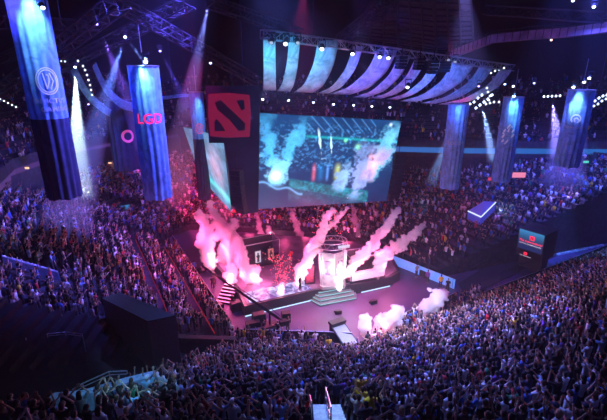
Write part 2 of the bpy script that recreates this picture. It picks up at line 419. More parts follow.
def grow(P, g):
    cx = sum(p[0] for p in P) / len(P); cy = sum(p[1] for p in P) / len(P)
    return [(p[0] + (p[0] - cx) / math.hypot(p[0] - cx, p[1] - cy) * g, p[1] + (p[1] - cy) / math.hypot(p[0] - cx, p[1] - cy) * g) for p in P]
def seg_far(x, y, a, b, w):
    a, b, p = Vector(a[:2]), Vector(b[:2]), Vector((x, y)); t = max(0, min(1, (p - a).dot(b - a) / (b - a).length_squared)); return (a.lerp(b, t) - p).length > w
BOXP = grow([F(102, 299, 8.4), F(148, 322, 8.4), F(176, 316, 8.4), F(120, 293, 8.4)], .7)
AVOIDSEG = [(F(172, 336, 4.2), F(236, 338, 3.2), .7), (A(2, 263, 28), A(58, 278, 29.7), 1.3), (F(346, 345), F(352, 335), 1.8), (F(366, 338), F(390, 334), .9), (F(425, 321), F(436, 314), .9), (F(108, 226, 2.2), F(134, 220, 2.2), 1.6)]
crowd = [c for c in crowd if not inpoly(c[0], c[1], BOXP) and all(seg_far(c[0], c[1], a, b, w) for a, b, w in AVOIDSEG)]
crowd = [c for c in crowd if (lambda q: q[2] > 3 and -25 < q[0] < 632 and q[1] < 470)(proj((c[0], c[1], c[2] + 1)))]
Vs = []; LT = []; LI = []; CC = []; off = 0
palS = [SHIRTC[k] for k in SHIRTC]
for (x, y, z, sc) in crowd:
    V, lt, li, cid = LOW[random.choices(range(9), [3, 2, 2, 3, 2, 11, 7, 2, 3])[0]]
    yaw = math.atan2(-(FOCUS[0] - x), FOCUS[1] - y) + random.gauss(0, .3); s = random.uniform(.92, 1.07)
    ca, sa = math.cos(yaw) * s, math.sin(yaw) * s
    Vs.append(np.c_[V[:, 0] * ca - V[:, 1] * sa + x, V[:, 0] * sa + V[:, 1] * ca + y, V[:, 2] * s + z])
    LT.append(lt); LI.append(li + off); off += len(V)
    pal = np.array([SHIRTC[FORCE[(x, y)]] if (x, y) in FORCE else random.choices(palS, SW)[0], random.choice(SKINS), random.choices(list(HAIRC.values()), [8, 3, 1])[0], random.choice([(.01, .012, .02), (.02, .03, .07), (.03, .03, .035)])])
    CC.append(pal[cid])
V = np.concatenate(Vs).astype(np.float32); LT = np.concatenate(LT).astype(np.int32); LI = np.concatenate(LI).astype(np.int32); CC = np.concatenate(CC)
me = bpy.data.meshes.new('crowd'); me.vertices.add(len(V)); me.vertices.foreach_set('co', V.ravel())
me.loops.add(len(LI)); me.loops.foreach_set('vertex_index', LI); me.polygons.add(len(LT))
me.polygons.foreach_set('loop_start', np.r_[0, np.cumsum(LT)[:-1]].astype(np.int32)); me.update(calc_edges=True)
ca = me.color_attributes.new('tint', 'FLOAT_COLOR', 'POINT'); ca.data.foreach_set('color', np.c_[CC, np.ones(len(CC))].astype(np.float32).ravel())
co = mk('crowd', me, mat_attr('crowd_cloth'))
tag(co, 'dense crowd of standing, cheering spectators filling the stands around the stage', 'crowd', None, 'stuff')
print('CROWD', len(crowd), 'faces', len(LT))
# ---------------------------------------------------------------- stage
def G(px, py): p = F(px, py, 0); return (p.x, p.y)
st = empty('stage', (0, 0, 0)); tag(st, 'low black stage under the big screen with glowing blue edge and lit deck', 'stage')
deck = [G(245, 317), G(313, 300.5), G(361, 293), G(390, 286.5), G(400, 280), G(392, 266), G(356, 250), G(300, 244), G(246, 241), G(212, 250), G(206, 262), G(238, 300)]
MB().prism(deck, 0, 1.25).build('platform', mat('stage_black', (.03, .03, .04), .35, var=.3), st)
# deck surface (glossy vinyl with marbled print)
m = bpy.data.materials.new('deck_print'); m.use_nodes = True; nt = m.node_tree; b = nt.nodes['Principled BSDF']
tc = nt.nodes.new('ShaderNodeTexCoord'); nz = nt.nodes.new('ShaderNodeTexNoise'); nz.inputs['Scale'].default_value = 1.1; nz.inputs['Detail'].default_value = 6; nz.inputs['Distortion'].default_value = 1.5
rp = nt.nodes.new('ShaderNodeValToRGB'); rp.color_ramp.elements[0].position = .42; rp.color_ramp.elements[0].color = (.01, .03, .25, 1)
rp.color_ramp.elements[1].position = .62; rp.color_ramp.elements[1].color = (.55, .7, 1, 1)
nt.links.new(tc.outputs['Object'], nz.inputs['Vector']); nt.links.new(nz.outputs['Fac'], rp.inputs['Fac'])
nt.links.new(rp.outputs['Color'], b.inputs['Emission Color']); b.inputs['Emission Strength'].default_value = 1.1; b.inputs['Base Color'].default_value = (.05, .05, .08, 1)
M_ledfloor = m
cx = sum(p[0] for p in deck) / len(deck); cy = sum(p[1] for p in deck) / len(deck)
top = [(cx + (p[0] - cx) * .96, cy + (p[1] - cy) * .96) for p in deck]
MB().prism(top, 1.25, 1.29).build('deck_surface', mat('deck_vinyl', (.16, .13, .2), .3, var=.35, scale=.8), st)
a, b_ = Vector(top[0]), Vector(top[1]); dd = (b_ - a); nn = Vector((-dd.y, dd.x)).normalized() * 2.3
MB().prism([a + dd * .04, b_ - dd * .02, b_ - dd * .02 + nn, a + dd * .04 + nn], 1.29, 1.32).build('led_floor', M_ledfloor, st)
M_edge = emis('led_edge', (.45, .70, 1.0), 1.6)
for i, (p, q) in enumerate(((deck[0], deck[1]), (deck[2], deck[3]))):
    p, q = Vector(p), Vector(q); d = (q - p).normalized(); n = Vector((d.y, -d.x)) * .03
    MB().quad((*(p + n), .02), (*(q + n), .02), (*(q + n), .16), (*(p + n), .16)).build('led_strip', M_edge, st)
# front steps
M0 = Vector(G(338.5, 303.2)); ex = (Vector(G(358, 296)) - Vector(G(320, 303.3))).normalized(); ey = Vector((-ex.y, ex.x))
stp = empty('front_steps', (M0.x, M0.y, 0)); tag(stp, 'wide grey steps with glowing edges leading up to the centre of the stage', 'steps')
M_step = mat('step_grey', (.10, .13, .15), .5, var=.2); M_stepedge = emis('step_edge', (.35, .85, .9), 1.0)
for i in range(5):
    y0 = .42 * i; wf = 2.15 - .12 * i; wb = 3.1 - .30 * i
    P = [(-wb, 2.2), (-wf, y0), (wf, y0), (wb, 2.2)]; P = [ex * x + ey * y for x, y in P]
    sm = MB().prism([P[1], P[2], P[3], P[0]], .25 * i, .25 * (i + 1) + .005 * (i == 4)).build('step', M_step, stp)
    e = MB()
    for p, q in ((P[0], P[1]), (P[1], P[2]), (P[2], P[3])):
        d = (q - p).normalized(); n = Vector((d.y, -d.x)) * .015
        e.quad((*(p + n), .25 * i + .16), (*(q + n), .25 * i + .16), (*(q + n), .25 * i + .24), (*(p + n), .25 * i + .24))
    e.build('edge_light', M_stepedge, sm)
# side steps
ss = empty('side_steps', (*G(224, 303), 0)); tag(ss, 'short flight of white-edged steps at the left side of the stage', 'steps')
c0 = Vector(G(224, 303)); c1 = Vector(G(236, 290)); dv = (c1 - c0).normalized(); dn = Vector((-dv.y, dv.x))
for i in range(6):
    c = dv * (.38 * i)
    stp1 = MB().box((c.x, c.y, .11 + .1 * i), (.42, 1.7, .22 + .2 * i), math.atan2(dv.y, dv.x)).build('step', M_blk, ss)
    c = c - dv * .1
    MB().box((c.x, c.y, .235 + .2 * i), (.2, 1.7, .03), math.atan2(dv.y, dv.x)).build('nosing', M_white, stp1)

# trophy display in the middle of the stage
ZS = 1.3
tb = F(333, 287, ZS); td = empty('trophy_display', (tb.x, tb.y, ZS), math.radians(8)); tag(td, 'tall glowing glass display with two etched panels at the stage centre above the front steps', 'display')
MB().prism([(-1.3, -.5), (1.2, -.5), (1.5, .2), (1.2, .9), (-1.3, .9), (-1.6, .2)], 0, .35).build('plinth', mat('plinth_grey', (.2, .2, .22), .5), td)
m = bpy.data.materials.new('etched_glass'); m.use_nodes = True; nt = m.node_tree; b = nt.nodes['Principled BSDF']
tc = nt.nodes.new('ShaderNodeTexCoord'); nz = nt.nodes.new('ShaderNodeTexVoronoi'); nz.inputs['Scale'].default_value = 1.6; nz.feature = 'SMOOTH_F1'
rp = nt.nodes.new('ShaderNodeValToRGB'); rp.color_ramp.elements[0].position = .1; rp.color_ramp.elements[0].color = (.25, .18, .30, 1); rp.color_ramp.elements[1].position = .5; rp.color_ramp.elements[1].color = (.9, .62, .72, 1)
nt.links.new(tc.outputs['Object'], nz.inputs['Vector']); nt.links.new(nz.outputs['Distance'], rp.inputs['Fac']); nt.links.new(rp.outputs['Color'], b.inputs['Emission Color']); b.inputs['Emission Strength'].default_value = .42
b.inputs['Base Color'].default_value = (.16, .14, .17, 1); b.inputs['Roughness'].default_value = .15; M_etch = m
for s, (xa, xb, ya, yb) in ((-1, (-1.35, 0.0, .1, -.55)), (1, (0.0, 1.25, -.55, .15))):
    g = MB(); k = 1.12
    n = Vector((yb - ya, -(xb - xa), 0)).normalized() * .06
    lo = [Vector((xa, ya, .35)), Vector((xb, yb, .35))]; hi = [Vector((xb * k, yb, 4.2)), Vector((xa * k, ya, 4.2))]
    q = lo + hi; f = [p + n for p in q]; r = [p - n for p in q]
    g.quad(*f); g.quad(*r[::-1])
    for i in range(4): j = (i + 1) % 4; g.quad(f[i], r[i], r[j], f[j])
    gp = g.build('glass_panel', M_etch, td)
    e = MB(); mx = (xa + xb) / 2 * 1.06; my = (ya + yb) / 2 - .14            # etched trophy figure
    an = math.atan2(yb - ya, xb - xa)
    R = Matrix.Translation((mx, my, 0)) @ Matrix.Rotation(an, 4, 'Z')
    e.box((0, 0, 2.55), (.20, .04, 1.2), 0, R); e.box((0, 0, 3.1), (.62, .04, .5), 0, R); e.box((0, 0, 1.85), (.5, .04, .22), 0, R); e.box((-.2, 0, 2.6), (.14, .04, .35), 0, R); e.box((.22, 0, 2.45), (.14, .04, .35), 0, R)
    e.build('figure', mat('etch_dark', (.10, .06, .14), .4), gp)
fr = MB()
for x, y in ((-1.4, .1), (0, -.6), (1.3, .15)): fr.tube([(x, y, .35), (x * 1.12, y, 4.3)], .06, 6)
fr.tube([(-1.57, .1, 4.3), (0, -.6, 4.3), (1.46, .15, 4.3)], .07, 6); fr.build('frame', M_alu, td)
rg = MB()
for h, r_ in ((4.7, 1.75), (5.3, 1.6)):
    rg.tube([(r_ * math.cos(w) - .0, .9 + r_ * .8 * math.sin(w), h) for w in np.linspace(0, 2 * PI, 25)], .06, 6, False)
for w in np.linspace(0, 2 * PI, 13)[:-1]: rg.tube([(1.75 * math.cos(w), .9 + 1.4 * math.sin(w), 4.7), (1.6 * math.cos(w + .26), .9 + 1.28 * math.sin(w + .26), 5.3), (1.75 * math.cos(w + .52), .9 + 1.4 * math.sin(w + .52), 4.7)], .035, 5)
for w in (.6, 2.5, 3.9, 5.5): rg.tube([(1.7 * math.cos(w), .9 + 1.36 * math.sin(w), 0), (1.7 * math.cos(w), .9 + 1.36 * math.sin(w), 4.7)], .05, 6)
rg.build('ring_truss', M_alu, td)
sg = MB(); sg.box((1.0, -.35, 5.0), (1.3, .08, .32), .15); sg.build('sign_panel', emis('sign_pale', (.75, .75, .95), .8), td)

# player booths
def booth(name, px, py, rz, w, label, panelm, gl):
    p = F(px, py, ZS); o = empty(name, (p.x, p.y, ZS), rz); tag(o, label, 'booth')
    MB().box((0, 0, .15), (w, 2.4, .3)).build('base', M_blk, o)
    MB().box((0, 1.1, 1.6), (w, .12, 2.8)).build('back_wall', M_blk, o)
    MB().box((0, -1.0, .75), (w - .3, .5, .9)).build('desk', panelm, o)
    for i in range(5):
        x = (i - 2) * (w - .9) / 5; mo = MB().box((x, -.75, 1.45), (.55, .06, .36)).build('monitor', M_blk, o)
        MB().box((x, -.71, 1.45), (.5, .02, .31)).build('display', emis('monitor_glow', (.3, .55, 1), 1.2), mo)
    f = MB()
    for x in (-w / 2, w / 2):
        for y in (-1.1, 1.1): f.tube([(x, y, .3), (x, y, 3.1)], .06, 6)
    for y in (-1.1, 1.1): f.tube([(-w / 2, y, 3.1), (w / 2, y, 3.1)], .06, 6)
    for x in (-w / 2, w / 2): f.tube([(x, -1.1, 3.1), (x, 1.1, 3.1)], .06, 6)
    f.build('frame', M_alu, o)
    for x in gl:
        s = MB().box((x, -1.28, 1.45), (.85, .08, 1.7)).build('poster_screen', M_blk, o)
        e = MB(); e.box((x, -1.34, 1.45), (.7, .02, 1.5)); e.build('display', emis('poster_white' if x < 0 else 'poster_red', (.8, .85, .95) if x < 0 else (.8, .2, .2), .7), s)
        q = MB(); q.ell((x, -1.36, 1.85), (.12, .03, .15), 8, 5); q.rings([((x, -1.36, .8), .16, .02), ((x, -1.36, 1.2), .14, .02), ((x, -1.36, 1.6), .24, .02), ((x, -1.36, 1.72), .1, .02)], 8); q.build('figure', M_blk, s)
    return o
booth('player_booth', 256, 263, math.radians(28), 5.6, 'left player booth with dark frame and two tall poster screens among pink smoke', M_blk, (-.2, 1.5))
booth('player_booth', 363, 276, math.radians(20), 4.4, 'right player booth with pale grey front panel beside the trophy display', mat('booth_pale', (.6, .66, .68), .5, var=.15), ())
for px, py, lab in ((309, 283, 'dark pylon with red trim on the stage just left of the trophy display'), (350, 281, 'dark pylon on the stage just right of the trophy display')):
    p = F(px, py, ZS); o = empty('pylon', (p.x, p.y, ZS), .3); tag(o, lab, 'pylon')
    MB().prism([(-.6, -.3), (.6, -.3), (.4, .4), (-.4, .4)], 0, 2.3).build('body', M_blk, o)
    MB().box((0, -.32, 1.2), (.9, .03, 1.9)).build('banner_face', mat('crimson_print', (.22, .02, .06), .6, var=.5, scale=3), o)

# ---------------------------------------------------------------- jib crane and floor equipment
jb = F(270, 327); jib = empty('camera_crane', tuple(jb)); tag(jib, 'long black camera crane reaching from the floor across the front left of the stage', 'crane')
tip = F(202, 266, 3.6) - jb; piv = Vector((0, 0, 1.7)); tail = piv - (tip - piv).normalized() * 1.8
MB().tube([tail, piv, tip], [.16, .20, .12], 4).build('boom', M_blk, jib)
MB().tube([tail + Vector((0, 0, .35)), piv + Vector((0, 0, .6)), tip + Vector((0, 0, .1))], .03, 5).build('tension_cable', M_metal, jib)
MB().box(tuple(tail - Vector((0, 0, .1))), (.7, .5, .5), .4).build('counterweight', M_blk, jib)
MB().tube([(0, 0, .3), (0, 0, 1.7)], .1, 8).build('column', M_metal, jib)
dl = MB().box((0, 0, .3), (1.6, 1.0, .12), .4).build('dolly', M_blk, jib)
for x, y in ((-.7, -.4), (.7, -.4), (.7, .4), (-.7, .4)):
    c, s = math.cos(.4), math.sin(.4); X, Y = x * c - y * s, x * s + y * c
    MB().tube([(X - .05, Y, .15), (X + .05, Y, .15)], .15, 10).build('wheel', M_blk, dl)
hd = MB().box(tuple(tip - Vector((0, 0, .35))), (.35, .5, .4), .5); hd.tube([tip, tip - Vector((0, 0, .3))], .05, 6); cm = hd.build('camera_head', M_blk, jib)
def flight_case(px, py, dims, rz, lab, z=0):
    p = F(px, py, z); o = empty('flight_case', tuple(p), rz); tag(o, lab, 'flight case')
    MB().box((0, 0, dims[2] / 2), dims).build('body', M_blk, o)
    for x in (-1, 1):
        for y in (-1, 1): MB().box((x * dims[0] / 2, y * dims[1] / 2, dims[2] / 2), (.06, .06, dims[2] + .02)).build('corner_trim', M_metal, o)
    MB().box((0, 0, dims[2] + .015), (dims[0] * .9, dims[1] * .9, .03)).build('lid', M_blk, o)
flight_case(259, 321, (1.2, .8, .9), .4, 'black flight case just left of the crane base')
flight_case(253, 326, (1.4, .7, .5), .3, 'low black flight case at the front left of the crane base')
flight_case(286, 321, (.8, .7, 1.0), .2, 'black flight case just right of the crane base')
flight_case(217, 309, (1.2, .8, .5), .9, 'low black flight case in front of the side steps')
flight_case(201, 272, (.9, .7, .5), .9, 'small black case under the far tip of the crane')
flight_case(236, 310, (1.0, .8, 1.0), .5, 'black case tucked against the left stage corner')
def wedge(px, py, rz, lab, s=1.0):
    p = F(px, py); o = empty('floor_monitor', tuple(p), rz); o.scale = (s, s, s); tag(o, lab, 'stage monitor')
    b = MB(); n = 6; prof = [(-.25, 0), (.25, 0), (.25, .12), (-.1, .38), (-.25, .38)]
    L = [(-.35, a, c) for a, c in prof]; R = [(.35, a, c) for a, c in prof]
    b.poly(L); b.poly(R[::-1])
    for i in range(5): j = (i + 1) % 5; b.quad(L[i], R[i], R[j], L[j])
    b.build('cabinet', M_blk, o); MB().box((0, .09, .24), (.6, .38, .015), 0, Matrix.Rotation(0, 4, 'X')).build('grille', M_metal, o)
wedge(373, 303, .5, 'black wedge monitor lying on the open floor right of the steps', 1.1)
wedge(338, 313, .2, 'small black wedge speaker on the floor in front of the steps')
wedge(309, 300, .3, 'black wedge monitor at the foot of the left end of the steps')
# angled prompter ramp at the front barrier
p = F(346, 345); rp_ = empty('prompter_ramp', tuple(p), math.radians(30)); tag(rp_, 'large slanted prompter with pale face and black hood beside the white smoke', 'prompter')
b = MB(); prof = [(-1.0, 0), (1.7, 0), (1.7, 1.5), (-1.0, .5)]
L = [(-.75, a, c) for a, c in prof]; R = [(.75, a, c) for a, c in prof]; b.poly(L[::-1]); b.poly(R)
for i in range(4): j = (i + 1) % 4; b.quad(L[i], L[j], R[j], R[i])
b.build('body', M_blk, rp_)
MB().quad((-.65, -.9, .56), (.65, -.9, .56), (.65, 1.2, 1.34), (-.65, 1.2, 1.34)).build('face', mat('prompter_face', (.3, .32, .36), .45, em=(.5, .6, .8), es=.06, var=.1), rp_)
MB().box((0, 1.5, 1.62), (1.6, .7, .3)).build('hood', M_blk, rp_)
MB().box((0, -1.06, .25), (1.7, .1, .5)).build('front_board', mat('teal_board', (.05, .16, .2), .5), rp_)

# ---------------------------------------------------------------- barriers and rails
def barrier(name, a, b, h, m, label, post=2.0, z=0, rail=True):
    a, b = Vector(a), Vector(b); L = (b - a).length; rz = math.atan2(b.y - a.y, b.x - a.x)
    o = empty(name, (a.x, a.y, z), rz); tag(o, label, 'barrier')
    MB().box((L / 2, 0, h / 2), (L, .08, h - .06)).build('panel', m, o)
    MB().tube([(0, 0, h), (L, 0, h)], .035, 6).build('top_rail', M_alu, o)
    k = 0
    while k * post < L: MB().box((k * post, .09, h / 2), (.07, .1, h)).build('post', M_metal, o); k += 1
    return o
M_bluebar = mat('banner_blue_glow', (.2, .4, .8), .5, em=(.06, .32, 1.0), es=.6, var=.12, scale=.7)  # blue light on the barrier panel put in as its own glow
barrier('glow_barrier', G(387, 262), G(454, 289), 1.25, M_bluebar, 'long glowing light-blue barrier along the foot of the right-hand stand', 2.4)
barrier('crowd_barrier', W(10.4, 33)[:2], W(10.4, 58)[:2], 1.1, M_blkcloth, 'long black barrier in front of the left-hand stand', 2.5)
barrier('crowd_barrier', (-6.3, 32.5), (4.5, 31.95), 1.1, M_blk, 'black barrier at the foot of the near stand, left stretch', 2.0)
barrier('crowd_barrier', (8.2, 34.1), vadd(P2, 15.2, 2.0), 1.1, M_blk, 'black barrier at the foot of the near stand, in front of the white smoke', 2.0)
barrier('crowd_barrier', vadd(P2, 18, .6), vadd(P2, 50, .6), 1.1, M_conc, 'dark barrier along the front of the near stand beside the right tunnel', 2.5)
def rail(pts, h, lab, m=None):
    o = empty('handrail', tuple(pts[0])); tag(o, lab, 'handrail'); q = [Vector(p) - Vector(pts[0]) for p in pts]
    MB().tube([p + Vector((0, 0, h)) for p in q], .03, 6).build('top_rail', m or M_alu, o)
    MB().tube([p + Vector((0, 0, h * .5)) for p in q], .02, 6).build('middle_rail', m or M_alu, o)
    for p in q: MB().tube([p, p + Vector((0, 0, h))], .025, 6).build('post', m or M_alu, o)
def nz_(y): return 14.4 * (29.95 - y) / 22.9
# aisle stairs at the bottom edge and their rails
ais = empty('aisle_stairs', (.97, 13.2, nz_(13.6))); tag(ais, 'pale aisle steps between spectators at the bottom edge of the picture', 'steps')
for i in range(12):
    y = 13.1 - i * .44; z = nz_(y + .1)
    MB().box((0, y - 13.2, z - nz_(13.6) + .28), (1.15, .46, .22)).build('step', M_pale, ais)
for x, l in ((.05, 'left'), (.72, 'centre'), (1.42, 'right')):
    if l == 'centre': rail([(x + .2, y, nz_(y) + .4) for y in (13.6, 12.6, 11.6, 10.6)], .9, 'slanted steel handrail down the middle of the pale aisle steps')
rail([(.05, 14.0, nz_(14.0)), (.25, 13.2, nz_(13.2) + .2), (.3, 12.2, nz_(12.2) + .2)], .8, 'short steel handrail at the left side of the pale aisle steps')
# rails in the left stand and its cross wall
for k, (a, b, lab) in enumerate((((2, 256), (58, 272), 'pale blue rail on the upper edge of the cross wall in the left stand'), ((2, 270), (56, 284), 'pale blue rail on the lower edge of the cross wall in the left stand'))):
    pa, pb = A(a[0], a[1], 27.4), A(b[0], b[1], 29.1)
    wl = empty('parapet', tuple(pa)); tag(wl, lab.replace('rail', 'parapet'), 'parapet')
    d = pb - pa; rz = math.atan2(d.y, d.x)
    v = [Vector((0, 0, 0)), d, d - Vector((0, 0, .75)), Vector((0, 0, -.75))]; n = Vector((-d.y, d.x, 0)).normalized() * .12
    q = MB(); f = [p + n for p in v]; r = [p - n for p in v]; q.quad(*f); q.quad(*r[::-1])
    for i in range(4): j = (i + 1) % 4; q.quad(f[i], r[i], r[j], f[j])
    q.build('panel', mat('parapet_blue', (.16, .2, .32), .6, var=.2), wl)
    MB().tube([Vector((0, 0, .05)), d + Vector((0, 0, .05))], .05, 6).build('top_rail', M_alu, wl)
rail([A(-4, 334, 20.5), A(26, 336, 21), A(28, 350, 20.3)], .3, 'dim steel handrail at the foot of the left stand, far left')
rail([A(48, 338, 21.5), A(66, 336, 22), A(83, 338, 22), A(86, 352, 21.3)], .3, 'dim steel handrail at the foot of the left stand, near the big black box')
rail([A(128, 352 + 25, 15.2), A(110, 352 + 26, 14.9), A(84, 390, 14.2), A(74, 396, 13.8)], .35, 'pale steel handrail in front of the spectators at lower left')
lb = [A(45, 401, 12.9), A(75, 398, 13.3), A(118, 385, 14.3), A(150, 377, 15.3)]
wl = empty('front_ledge', tuple(lb[0])); tag(wl, 'pale blue ledge in front of the spectators at lower left', 'ledge')
q = MB()
for a, b in zip(lb[:-1], lb[1:]):
    a, b = a - lb[0], b - lb[0]; n = Vector((.1, .45, 0)); dz = Vector((0, 0, -.9))
    q.quad(a, b, b + n, a + n); q.quad(a + n, b + n, b + n + dz, a + n + dz); q.quad(a, a + dz, b + dz, b)
q.build('parapet', mat('ledge_blue', (.35, .45, .6), .5, var=.2), wl)
# tunnel rails on the right
rail([F(452, 288, .1), F(478, 271, .1), F(506, 258, .1), F(520, 262, .1)], 1.1, 'steel handrail around the dark walkway by the right tunnel', M_metal)
rail([F(465, 300, .1), F(500, 280, .1), F(530, 268, .1)], 1.1, 'steel handrail between the near stand and the dark walkway', M_metal)
fc = MB().prism([G(458, 284), G(512, 250), G(556, 244), G(566, 252), G(520, 272), G(466, 298)], .0, .08)
tag(fc.build('walkway_mat', mat('black_vinyl', (.015, .015, .02), .5, var=.3)), 'black walkway matting leading to the right tunnel beside the screen box', 'matting')
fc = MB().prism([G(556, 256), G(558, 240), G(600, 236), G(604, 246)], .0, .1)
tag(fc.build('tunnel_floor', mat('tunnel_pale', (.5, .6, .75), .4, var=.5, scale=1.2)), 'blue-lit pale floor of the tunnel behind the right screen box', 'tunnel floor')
# red-lit step strips in the front of the left stand
L, Z, n = BANKS['left_stand']
for i, lab in ((2, 'lower'), (6, 'upper')):
    q = MB(); l = L[i]; c = 0
    for a, b in zip(l[:-1], l[1:]): q.quad((a[0], a[1], Z[i - 1] + .28), (b[0], b[1], Z[i - 1] + .28), (b[0], b[1], Z[i] + .2), (a[0], a[1], Z[i] + .2))
    tag(q.build('red_step_light', emis('red_strip', (1, .03, .08), .4)), 'glowing red strip along the %s row edge of the left stand front' % lab, 'light strip')
# ---------------------------------------------------------------- pictures shown on the LED screens
def vnoise(x, y, seed):
    xi = np.floor(x).astype(int); yi = np.floor(y).astype(int); fx = x - xi; fy = y - yi; fx = fx * fx * (3 - 2 * fx); fy = fy * fy * (3 - 2 * fy)
    def h(a, b):
        n = (a * 374761393 + b * 668265263 + seed * 974711) & 0x7fffffff; n = ((n ^ (n >> 13)) * 1274126177) & 0x7fffffff
        return ((n ^ (n >> 16)) & 0xffff) / 65535.
    return (h(xi, yi) * (1 - fx) + h(xi + 1, yi) * fx) * (1 - fy) + (h(xi, yi + 1) * (1 - fx) + h(xi + 1, yi + 1) * fx) * fy
def fbm(x, y, seed=0, o=5):
    r = 0; a = .5; t = 0
    for k in range(o): r = r + a * vnoise(x * 2 ** k, y * 2 ** k, seed + k); t += a; a *= .55
    return r / t
def sm(a, b, x): t = np.clip((x - a) / (b - a), 0, 1); return t * t * (3 - 2 * t)
def picture_main(s, t):
    n1 = fbm(s * 9, t * 7, 3); n2 = fbm(s * 60, t * 45, 9, 2); n3 = fbm(s * 26, t * 19, 5); n4 = fbm(s * 70, t * 50, 7, 3)
    C = np.stack([.006 + 0 * s, .025 + .03 * t, .11 + .08 * t], -1) * (.5 + n1[..., None])
    band = sm(.38, .46, t) * (1 - sm(.86, .95, t)); sp = np.clip((n2 - .52) * 4, 0, 1) * band
    C = C + sp[..., None] * np.array([.06, .22, .42])
    lat = np.clip(1 - np.abs(((s * 14 + t * 9) % 1) - .5) * 9, 0, 1) * sm(.80, .9, t) * ((s > .3) & (s < .8)); C = C + lat[..., None] * np.array([.08, .25, .5])
    teal = np.exp(-((t - (.80 - .05 * s)) / .015) ** 2) * (s > .3); C = C + teal[..., None] * np.array([.0, .35, .3])
    # lit stage floor
    edge = .30 - .30 * (s - .2); fl_ = sm(0, .03, edge + .04 - t) * (1 - sm(.0, .1, (edge - .16) - t)) * (s > .2) * (s < .82)
    C = C * (1 - .8 * fl_[..., None]) + (fl_ * (.0 + 1.1 * n3 * (n4 * 1.6)))[..., None] * np.array([.02, .45, .62])
    for sx, w, col in ((.37, .012, (.7, .1, .1)), (.47, .01, (.1, .3, .8)), (.545, .02, (.55, .6, .05)), (.42, .02, (.0, .12, .35))):
        g = np.exp(-((s - sx) / w) ** 2) * sm(.26, .34, t) * (1 - sm(.42, .52, t)); C = C + g[..., None] * np.array(col)
    dk = sm(0, .02, (.31 - .36 * s) - t); C = C * (1 - .75 * dk[..., None]) + dk[..., None] * np.array([.02, .05, .16]) * .6
    ln = np.exp(-((t - (.29 - .45 * s + .02 * np.sin(s * 40))) / .012) ** 2) * (s < .30); C = C + ln[..., None] * np.array([.15, .4, .7])
    # plumes
    def plume(x0, y0, x1, y1, w0, w1, col, den=1.):
        nonlocal C
        L = ((x1 - x0) ** 2 + (y1 - y0) ** 2) ** .5; dx, dy = (x1 - x0) / L, (y1 - y0) / L
        a = ((s - x0) * dx + (t - y0) * dy) / L; d = np.abs((s - x0) * -dy + (t - y0) * dx)
        w = w0 + (w1 - w0) * np.clip(a, 0, 1); m = (1 - sm(.35, 1.2, d / w + (n1 - .5) * 2.4 + (n3 - .5) * 1.6 + (n4 - .5) * .7)) * sm(-.2, .1, a) * (1 - sm(.6, 1.25, a + (n1 - .5)))
        m = np.clip(m * den, 0, 1)[..., None]; C = C * (1 - m) + m * np.array(col) * (.1 + 1.1 * n1 + 1.0 * n3 + .3 * n4)[..., None]
    plume(.11, .34, .04, .92, .055, .06, (.07, .45, .85)); plume(.12, .34, .29, .99, .05, .06, (.08, .48, .85)); plume(.11, .28, .15, .58, .06, .10, (.22, .65, 1.0))
    plume(.38, .84, .42, .54, .008, .012, (.6, .85, 1)); plume(.47, .78, .49, .55, .007, .01, (.6, .85, 1)); plume(.42, .54, .49, .55, .010, .010, (.4, .7, 1))
    plume(.60, .18, .62, .50, .06, .05, (.28, .5, .9)); plume(.70, .10, .75, .66, .09, .08, (.32, .42, .9), .9); plume(.84, .34, .98, .95, .06, .08, (.15, .55, .85)); plume(.80, .3, .88, .62, .06, .07, (.6, .45, .9))
    def glow(x, y, r, col): 
        nonlocal C
        C = C + np.exp(-(((s - x) / r) ** 2 + ((t - y) / (r * 1.6)) ** 2))[..., None] * np.array(col)
    glow(.11, .36, .035, (1, 1.2, 1.2)); glow(.82, .46, .03, (1.0, .35, .35)); glow(.80, .56, .025, (.8, .3, .3)); glow(.58, .75, .012, (.3, 1.2, .5)); glow(.68, .68, .02, (.3, .9, .5)); glow(.92, .95, .012, (.8, 1, 1.2))
    return np.clip(C, 0, 1.6)
def picture_side(s, t):
    n1 = fbm(s * 8, t * 10, 21); n3 = fbm((s + t * .5) * 16, t * 5, 25)
    C = np.stack([.10 + .25 * n3, .22 + .4 * n3, .34 + .4 * n3], -1) * (.3 + 1.1 * n1[..., None])
    pk = np.exp(-(((s - .72) / .16) ** 2 + ((t - .5) / .28) ** 2)); C = C * np.array([.55, .75, 1.0]) + (pk * n3)[..., None] * np.array([1.0, .3, .4])
    tl = np.exp(-((t - (.25 - .1 * s)) / .06) ** 2); C = C + tl[..., None] * np.array([.05, .55, .45])
    return np.clip(C, 0, 1.4)
M_led = mat_attr('led_picture', .4, 1.2, False)
def led_panel(name, TL, TR, BR, BL, nx, ny, pic, parent, off=None):
    me = bpy.data.meshes.new(name); s, t = np.meshgrid(np.linspace(0, 1, nx), np.linspace(0, 1, ny)); s = s.ravel(); t = t.ravel()
    TL, TR, BR, BL = [np.array(p) for p in (TL, TR, BR, BL)]
    P = (BL[None] * ((1 - s) * (1 - t))[:, None] + BR[None] * (s * (1 - t))[:, None] + TL[None] * ((1 - s) * t)[:, None] + TR[None] * (s * t)[:, None])
    i = np.arange(nx * ny).reshape(ny, nx); f = np.stack([i[:-1, :-1], i[:-1, 1:], i[1:, 1:], i[1:, :-1]], -1).reshape(-1, 4)
    me.from_pydata(P.tolist(), [], f.tolist()); me.update(); c = pic(s, t)
    at = me.color_attributes.new('tint', 'FLOAT_COLOR', 'POINT'); at.data.foreach_set('color', np.c_[c, np.ones(len(c))].astype(np.float32).ravel())
    return mk(name, me, M_led, parent)
